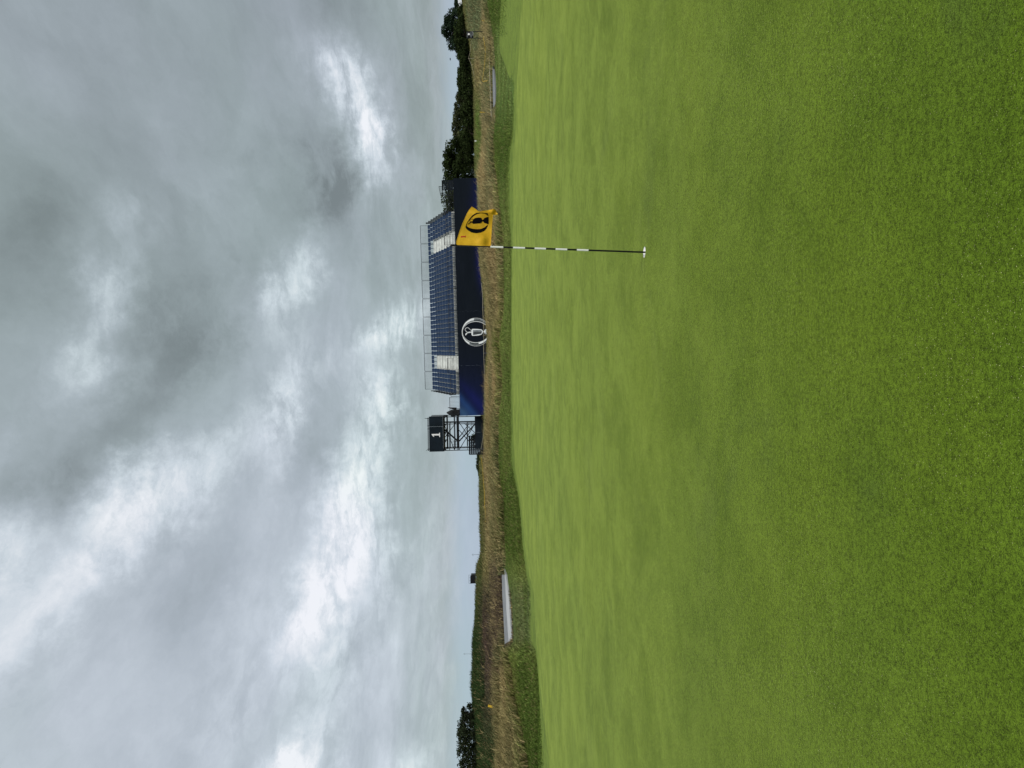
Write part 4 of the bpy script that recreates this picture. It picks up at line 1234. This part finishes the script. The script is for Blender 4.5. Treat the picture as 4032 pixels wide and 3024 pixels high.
# the flag, traced in its own plane: (right, up) metres from the stick, converted from image crop pixels
def fl(px, py):   # image crop pixels -> local x (right of the stick), z (along the stick)
    V = 1740 + px / 7.54; iy = 780 + py / 7.54
    zz = zV(V)
    iy_stick = 993 - (2540 - V) / (2540 - 1773) * 27
    return ((iy_stick - iy) * PXM, zz)
def sag(x, z):
    """cloth depth: waves that run down the fly"""
    zr = (z - zV(1865)) / 0.17
    a = np.clip(x / 0.40, 0, 1.3)
    return (0.040 * np.sin(x * 15 + zr * 0.9) * a + 0.024 * np.sin(x * 31 - zr * 2.2 + 1.0) * a + 0.018 * a * a
            + 0.010 * np.exp(-((x - 0.05) / 0.05) ** 2) * np.sin(zr * 5) * np.exp(-((zr + 0.8) / 0.5) ** 2) * 2)
def bez(pts, t_):
    pts = [np.array(p_, float) for p_ in pts]
    xs_ = np.linspace(0, 1, len(pts))
    return pchip(xs_, np.array(pts), np.asarray(t_))
nu, nv = 90, 80
tu = np.linspace(0, 1, nu + 1); tv = np.linspace(0, 1, nv + 1)
top_c = bez([fl(428, 1415), fl(432, 1290), fl(462, 1170), fl(510, 1010), fl(560, 870), fl(620, 700), fl(690, 540), fl(770, 390), fl(855, 240)], tu)
bot_c = bez([fl(1440, 1452), fl(1445, 1300), fl(1450, 1150), fl(1455, 1000), fl(1462, 800), fl(1470, 640), fl(1480, 490)], tu)
left_c = bez([fl(428, 1415), fl(930, 1440), fl(1440, 1452)], tv)
right_c = bez([fl(855, 240), fl(960, 318), fl(1070, 408), fl(1160, 425), fl(1250, 442), fl(1340, 455), fl(1410, 470), fl(1480, 490)], tv)
UU, VV = np.meshgrid(tu, tv, indexing='ij')
def coons(u, v):
    i = np.rint(u * nu).astype(int); j = np.rint(v * nv).astype(int)
    Tc, Bc, Lc, Rc = top_c[i], bot_c[i], left_c[j], right_c[j]
    u_, v_ = u[:, None], v[:, None]
    return (1 - v_) * Tc + v_ * Bc + (1 - u_) * Lc + u_ * Rc - ((1 - u_) * (1 - v_) * top_c[0] + u_ * (1 - v_) * top_c[-1] + (1 - u_) * v_ * bot_c[0] + u_ * v_ * bot_c[-1])
XZ = coons(np.round(UU.ravel(), 6) + 1e-9, np.round(VV.ravel(), 6) + 1e-9)
dep = sag(XZ[:, 0], XZ[:, 1])
Vf = np.stack([XZ[:, 0], dep, XZ[:, 1]], 1)
idx = np.arange(len(Vf)).reshape(nu + 1, nv + 1)
Fq = np.stack([idx[:-1, :-1], idx[:-1, 1:], idx[1:, 1:], idx[1:, :-1]], -1).reshape(-1, 4)
# the fly end curls back behind: a flap from the lower fly edge swinging to the right
j0 = int(nv * 0.27)
flap_out = bez([fl(1070, 405), fl(1160, 385), fl(1240, 358), fl(1340, 338), fl(1440, 322), fl(1525, 310), fl(1570, 345), fl(1600, 400), fl(1640, 455)], np.linspace(0, 1, nv - j0 + 1))
nf = 10
VF = []
for a in range(nf + 1):
    t_ = a / nf
    e = Vf[idx[nu, j0:]]
    px_ = e[:, 0] * (1 - t_) + flap_out[:, 0] * t_
    pz_ = e[:, 2] * (1 - t_) + flap_out[:, 1] * t_
    py_ = e[:, 1] + 0.012 * np.sin(t_ * math.pi) + 0.035 * t_ + 0.010 * np.sin(np.linspace(0, 14, len(e)) + t_ * 3) * t_
    VF.append(np.stack([px_, py_, pz_], 1))
VF = np.array(VF)
k0 = len(Vf)
fi = k0 + np.arange(VF.shape[0] * VF.shape[1]).reshape(VF.shape[0], VF.shape[1])
Fq2 = np.stack([fi[:-1, :-1], fi[:-1, 1:], fi[1:, 1:], fi[1:, :-1]], -1).reshape(-1, 4)
me = np_mesh('flag', np.concatenate([Vf, VF.reshape(-1, 3)]), None, np.concatenate([Fq, Fq2]), None, MAT['flag'], smooth=True)
flag = link('flag', me, fs)
so = flag.modifiers.new('cloth_thickness', 'SOLIDIFY'); so.thickness = 0.0012; so.offset = 0
# hems
mb = MB()
for crv in (top_c, bot_c):
    pts = [(a, float(sag(np.array(a), np.array(b))) - 0.0005, b) for a, b in crv[::2]]
    mb.path(pts, 0.0022, 0, 5)
mb.build('hem', MAT['flag'], flag)

def inside(px, pz, pts):
    c = np.zeros(len(px), bool)
    k = len(pts)
    for a in range(k):
        x0, z0 = pts[a]; x1, z1 = pts[(a + 1) % k]
        cr = ((z0 > pz) != (z1 > pz))
        c ^= cr & (px < (x1 - x0) * (pz - z0) / (z1 - z0 + 1e-12) + x0)
    return c
def flag_print(name, polys, mat, off=0.0022, cell=0.0016):
    """ink on the cloth: small cells that follow its waves"""
    P_ = [[fl(*q_) for q_ in pts] for pts in polys]
    al = np.array([q_ for p_ in P_ for q_ in p_])
    gx = np.arange(al[:, 0].min() - cell, al[:, 0].max() + cell, cell); gz = np.arange(al[:, 1].min() - cell, al[:, 1].max() + cell, cell)
    CX, CZ_ = np.meshgrid(gx[:-1] + cell / 2, gz[:-1] + cell / 2, indexing='ij')
    hit = np.zeros(CX.size, bool)
    for p_ in P_: hit |= inside(CX.ravel(), CZ_.ravel(), p_)
    ii, jj = np.nonzero(hit.reshape(CX.shape))
    nz_ = len(gz)
    GX, GZ = np.meshgrid(gx, gz, indexing='ij')
    Y = sag(GX.ravel(), GZ.ravel()) - off
    V = np.stack([GX.ravel(), Y, GZ.ravel()], 1)
    q_ = np.stack([ii * nz_ + jj, (ii + 1) * nz_ + jj, (ii + 1) * nz_ + jj + 1, ii * nz_ + jj + 1], 1)
    used, inv = np.unique(q_.ravel(), return_inverse=True)
    return link(name, np_mesh(name, V[used], None, inv.reshape(-1, 4), None, mat, smooth=True), flag)
def quads(o_, i_): return [[o_[k], o_[k + 1], i_[k + 1], i_[k]] for k in range(len(o_) - 1)]
lo_o = [(684, 862), (690, 892), (760, 962), (870, 1020), (1000, 1040), (1130, 1020), (1240, 960), (1310, 880), (1345, 790)]
lo_i = [(715, 815), (722, 842), (800, 882), (900, 906), (1010, 914), (1140, 897), (1240, 855), (1305, 808), (1338, 782)]
up_o = [(684, 862), (700, 790), (740, 700), (800, 610), (880, 530), (1000, 465), (1110, 453), (1215, 453), (1326, 455), (1347, 545)]
up_i = [(715, 815), (735, 745), (775, 680), (835, 615), (910, 557), (1010, 503), (1120, 474), (1225, 476), (1300, 508), (1346, 556)]
flag_print('emblem_ring', quads(lo_o, lo_i) + quads(up_o, up_i), MAT['ink'])
jug = [(880, 690), (890, 660), (910, 635), (960, 605), (1060, 595), (1140, 605), (1162, 640), (1180, 656), (1208, 645), (1225, 612), (1280, 590), (1328, 573), (1358, 570), (1362, 768), (1330, 765), (1272, 746), (1232, 735), (1206, 704), (1172, 694), (1150, 735), (1100, 745), (990, 750), (902, 760), (882, 740), (870, 718), (815, 742), (772, 775), (745, 785), (755, 765), (800, 722), (842, 697)]
hl = [(870, 694), (835, 695), (800, 692), (795, 676), (825, 645), (862, 628), (888, 634), (908, 655)]
hq = []
for a, b in zip(hl[:-1], hl[1:]):
    d = Vector((b[0] - a[0], b[1] - a[1])).normalized() * 5.5; nn = Vector((-d.y, d.x))
    hq.append([(a[0] + nn.x, a[1] + nn.y), (b[0] + nn.x, b[1] + nn.y), (b[0] - nn.x, b[1] - nn.y), (a[0] - nn.x, a[1] - nn.y)])
flag_print('emblem_jug', [jug] + hq, MAT['ink'], 0.0030)
flag_print('numeral', [[(545, 1132), (562, 1122), (680, 1118), (680, 1110), (695, 1110), (695, 1166), (680, 1166), (680, 1154), (572, 1158), (560, 1168), (552, 1165), (556, 1140)]], MAT['red'], 0.0030)

# cup: white liner set into the turf
cup = thing('hole_cup', HOLE, 'white lined hole cup round the foot of the flagstick', 'golf hole')
cup.matrix_world = fs.matrix_world.copy()
mb = MB(); ns = 48
V = []
for zz, rr in ((-0.002, 0.0545), (-0.001, 0.0540), (-0.105, 0.0535)):
    V += [(rr * math.cos(2 * math.pi * i / ns), rr * math.sin(2 * math.pi * i / ns), zz) for i in range(ns)]
F = [(j * ns + i, (j + 1) * ns + i, (j + 1) * ns + (i + 1) % ns, j * ns + (i + 1) % ns) for j in range(2) for i in range(ns)]
F.append(tuple(range(2 * ns, 3 * ns)))
mb.add(V, F)
mb.build('liner', MAT['whitepaint'], cup, smooth=True)

# ------------------------------------------------------------------ ropes and stakes
def sagging(a, b, drop=0.12, n_=8):
    a, b = Vector(a), Vector(b)
    return [a.lerp(b, t_) - Vector((0, 0, drop * 4 * t_ * (1 - t_))) for t_ in np.linspace(0, 1, n_ + 1)]
def rope_line(name, tops, label, mat, stake_mat, r_=0.016, stake_r=0.03, stakes=None, hgt=None, drop=0.08):
    base = Vector(tops[0]); 
    root = thing(name, (base.x, base.y, ground_z(base.x, base.y)), label, 'rope barrier')
    off = root.location
    for k, t_ in enumerate(tops):
        if stakes is not None and k not in stakes: continue
        t_ = Vector(t_); g = ground_z(t_.x, t_.y) - 0.1
        if hgt: g = max(g, t_.z - hgt)
        mb = MB(); mb.bar(Vector((t_.x, t_.y, g)) - off, t_ - off + Vector((0, 0, 0.05)), stake_r, 0, 6)
        mb.build('stake', stake_mat, root)
    mb = MB()
    for a, b in zip(tops[:-1], tops[1:]):
        mb.path([p_ - off for p_ in sagging(a, b, drop)], r_, 0, 5)
    mb.build('rope', mat, root)
    return root
rope_line('rope_barrier', [(-6.1, 70.0, 1.90), (-3.08, 66.0, 1.50), (2.72, 64.0, 1.51), (6.68, 64.0, 1.53), (8.76, 64.0, 1.60)], 'pale rope on stakes strung in front of the grandstand hoarding', MAT['rope'], MAT['galv'], 0.017, 0.022, drop=0.05)
rope_line('rope_barrier', [(54.83, 118.0, 2.5), (52.0, 118.0, 2.97), (49.57, 118.0, 2.2), (47.34, 118.0, 2.0)], 'thin pale rope peaking at one stake in front of the tree line', MAT['rope'], MAT['rope'], 0.022, 0.03, stakes=(1,), drop=0.1)
rope_line('rope_barrier', [(34.4, 66.7, 0.70), (32.04, 66.8, 0.56), (30.83, 67.0, 0.52), (28.59, 67.0, 0.52), (25.99, 67.0, 0.48), (24.23, 66.9, 0.44)], 'low pale rope running along the far edge of the right cart path', MAT['rope'], MAT['rope'], 0.034, 0.025, drop=0.02)
rope_line('rope_barrier', [(-9.32, 95.0, 2.0), (-11.67, 88.0, 1.75), (-13.9, 85.0, 1.65), (-15.94, 85.0, 1.6), (-17.11, 85.0, 1.5)], 'yellowish rope across the heath left of the scaffold tower', MAT['yellow'], MAT['rope'], 0.022, 0.02, drop=0.05)
def taped(x, y, z, hgt, label, lean=0.0, name='taped_stake', wrap=0.06):
    root = thing(name, (x, y, z - hgt), label, 'marker stake', group=None)
    MB().bar((0, 0, 0), (lean, 0, hgt), 0.022, 0, 6).build('stake', MAT['rope'], root)
    mb = MB()
    for k in range(5):
        t_ = 0.35 + 0.13 * k
        mb.bar((lean * t_ - wrap * (k % 2), 0, hgt * t_), (lean * (t_ + 0.13) + wrap * ((k + 1) % 2), 0, hgt * (t_ + 0.13)), 0.035, 0, 5)
    mb.build('tape', MAT['yellow'], root)
    return root
taped(34.4, 70, 1.09, 0.85, 'yellow taped stake standing right of the legs of the black sign')
taped(28.78, 70, 1.16, 0.75, 'yellow taped stake with tails above the cart path', lean=-0.12)
taped(26.12, 71, 1.46, 0.9, 'slim yellow stake in the dry grass near the end of the cart path', wrap=0.015)
rope_line('tape_line', [(32.63, 69.5, 1.03), (31.0, 69, 0.85), (28.78, 70, 1.16)], 'yellow tape sagging between the two taped stakes above the cart path', MAT['yellow'], MAT['rope'], 0.013, 0.02, stakes=(1,), drop=0.05)
ym = thing('yellow_marker', (-20.30, 46.6, ground_z(-20.3, 46.6)), 'small tilted yellow marker panel in the dry grass at the left', 'marker')
mb = MB(); mb.add([(-0.10, 0, 0.34), (0.02, 0, 0.30), (0.14, 0.0, 0.70), (0.0, 0.0, 0.74)], [(0, 1, 2, 3)]); mb.add([(-0.10, 0.03, 0.34), (0.02, 0.03, 0.30), (0.14, 0.03, 0.70), (0.0, 0.03, 0.74)], [(3, 2, 1, 0)])
mb.add([(-0.10, 0, 0.34), (0.02, 0, 0.30), (0.02, 0.03, 0.30), (-0.10, 0.03, 0.34)], [(0, 3, 2, 1)]); mb.add([(0.0, 0, 0.74), (0.14, 0, 0.70), (0.14, 0.03, 0.70), (0.0, 0.03, 0.74)], [(0, 1, 2, 3)])
mb.build('panel', MAT['yellow'], ym)
MB().bar((-0.05, 0.05, 0), (0.0, 0.05, 0.4), 0.018, 0, 6).build('stake', MAT['rope'], ym)
wp = thing('marker_post', (36.2, 110.0, ground_z(36.2, 110)), 'short white marker post at the foot of the tall tree by the grandstand', 'marker post')
MB().box(-0.09, 0.09, -0.05, 0.05, 0, 0.62).box(-0.11, 0.11, -0.07, 0.07, 0.62, 0.68).build('post', MAT['whitepaint'], wp)

# sign on two legs
sb = thing('sign_board', (34.03, 72.0, 0.62), 'black sign board with a white badge on two tall thin legs', 'sign')
for x_ in (-0.32, 0.32): MB().box(x_ - 0.025, x_ + 0.025, 0, 0.05, -0.3, 2.0).build('leg', MAT['blackpaint'], sb)
MB().box(-0.305, 0.305, -0.035, -0.003, 1.33, 1.97).build('panel', MAT['blackpaint'], sb)
MB().box(-0.29, 0.29, -0.042, -0.037, 1.52, 1.60).build('grey_stripe', MAT['silver2'], sb)
MB().box(-0.29, 0.23, -0.042, -0.037, 1.91, 1.95).build('grey_stripe', MAT['silver2'], sb)
mb = MB(); poly(mb, [(0.04 + 0.10 * math.cos(a) * (1 + 0.12 * math.cos(3 * a)), 1.77 + 0.10 * math.sin(a)) for a in np.linspace(0, 2 * math.pi, 16, endpoint=False)], -0.042)
mb.build('badge', MAT['emblem_white'], sb)
mb = MB(); mb.bar((-0.11, -0.04, 1.38), (0.21, -0.04, 1.36), 0.014, 0, 4); mb.bar((0.21, -0.04, 1.36), (0.27, -0.04, 1.46), 0.014, 0, 4)
mb.build('curl_mark', MAT['silver1'], sb)

# white marquee behind the hedge
mq = thing('marquee', (77.9, 152.0, ground_z(77.9, 152) - 0.5), 'white marquee half hidden behind the hedge at the right edge', 'tent')
mz = 5.12 - mq.location.z
mb = MB()
prof = [(-2.6, mz - 0.95), (-2.55, mz - 0.45), (-2.2, mz - 0.12), (0, mz + 0.12), (2.2, mz + 0.25), (6.0, mz + 0.3)]
V = [(a, -2, b) for a, b in prof] + [(a, 4, b) for a, b in prof]
np_ = len(prof)
mb.add(V, [(i, i + 1, np_ + i + 1, np_ + i) for i in range(np_ - 1)] + [tuple(range(np_ - 1, -1, -1)) , tuple(range(np_, 2 * np_))])
mb.build('roof', MAT['tent'], mq)
MB().box(-2.55, 5.95, -1.95, 3.95, 0, mz - 0.96).build('wall', MAT['tent'], mq)
# far camera tower on the dunes
vt = thing('lookout_tower', (-39.4, 150.0, ground_z(-39.4, 150) - 0.1), 'small black lookout box with a rail on the dune skyline', 'lookout tower')
vz = 3.70 - vt.location.z
MB().box(-0.86, 0.86, 0, 1.4, vz, vz + 0.95).build('cabin', MAT['blackpaint'], vt)
MB().box(-0.88, 0.42, -0.03, 1.43, vz + 0.953, vz + 1.12).build('roof', MAT['steel'], vt)
for x_ in (-0.8, 0.8):
    for y_ in (0.1, 1.3): MB().bar((x_, y_, -0.3), (x_, y_, vz), 0.06, 0, 6).build('leg', MAT['steel'], vt)
mb = MB()
mb.bar((-0.86, 0.1, vz + 1.40), (0.86, 0.1, vz + 1.40), 0.03, 0, 5)
for x_ in (-0.86, -0.3, 0.3, 0.86): mb.bar((x_, 0.1, vz + 0.9), (x_, 0.1, vz + 1.4), 0.02, 0, 5)
mb.build('railing', MAT['galv'], vt)
# masts far away
for x, y, tp, lb in ((-114.8, 500.0, 11.0, 'faint thin mast on the horizon right of the lookout box'), (-217.9, 600.0, 21.0, 'faint thin mast on the horizon above the left dunes')):
    ms = thing('mast', (x, y, -4.0), lb, 'mast')
    MB().bar((0, 0, 0), (0, 0, tp + 4), 0.16, 0, 6, w2=0.08).build('pole', MAT['galv'], ms)
    MB().bar((-0.8, 0, tp + 3.2), (0.8, 0, tp + 3.2), 0.09, 0, 5).build('crossarm', MAT['galv'], ms)
# bird
bd = thing('bird', (57.15, 130.0, 5.2 + 1.0), 'small dark bird flying over the tree line', 'bird')
bd.location.z = 6.28
mb = MB()
segs = [(-0.22, 0.01), (-0.1, 0.045), (0.05, 0.06), (0.16, 0.045), (0.22, 0.035), (0.28, 0.008)]
for (a, r0), (b, r1_) in zip(segs[:-1], segs[1:]): mb.bar((a, 0, 0), (b, 0, 0.01), r0, 0, 8, w2=r1_)
mb.build('body', MAT['blackpaint'], bd)
for s2 in (-1, 1):
    mb = MB()
    mb.add([(0.12, 0, 0.03), (-0.04, 0, 0.03), (-0.08, s2 * 0.24, 0.10), (0.10, s2 * 0.22, 0.11), (-0.12, s2 * 0.48, 0.03), (0.12, 0, 0.042), (-0.04, 0, 0.042), (-0.08, s2 * 0.24, 0.112), (0.10, s2 * 0.22, 0.122)],
           [(0, 1, 2, 3), (3, 2, 4), (5, 8, 7, 6), (8, 4, 7), (0, 3, 8, 5), (1, 6, 7, 2)])
    mb.build('wing', MAT['blackpaint'], bd)
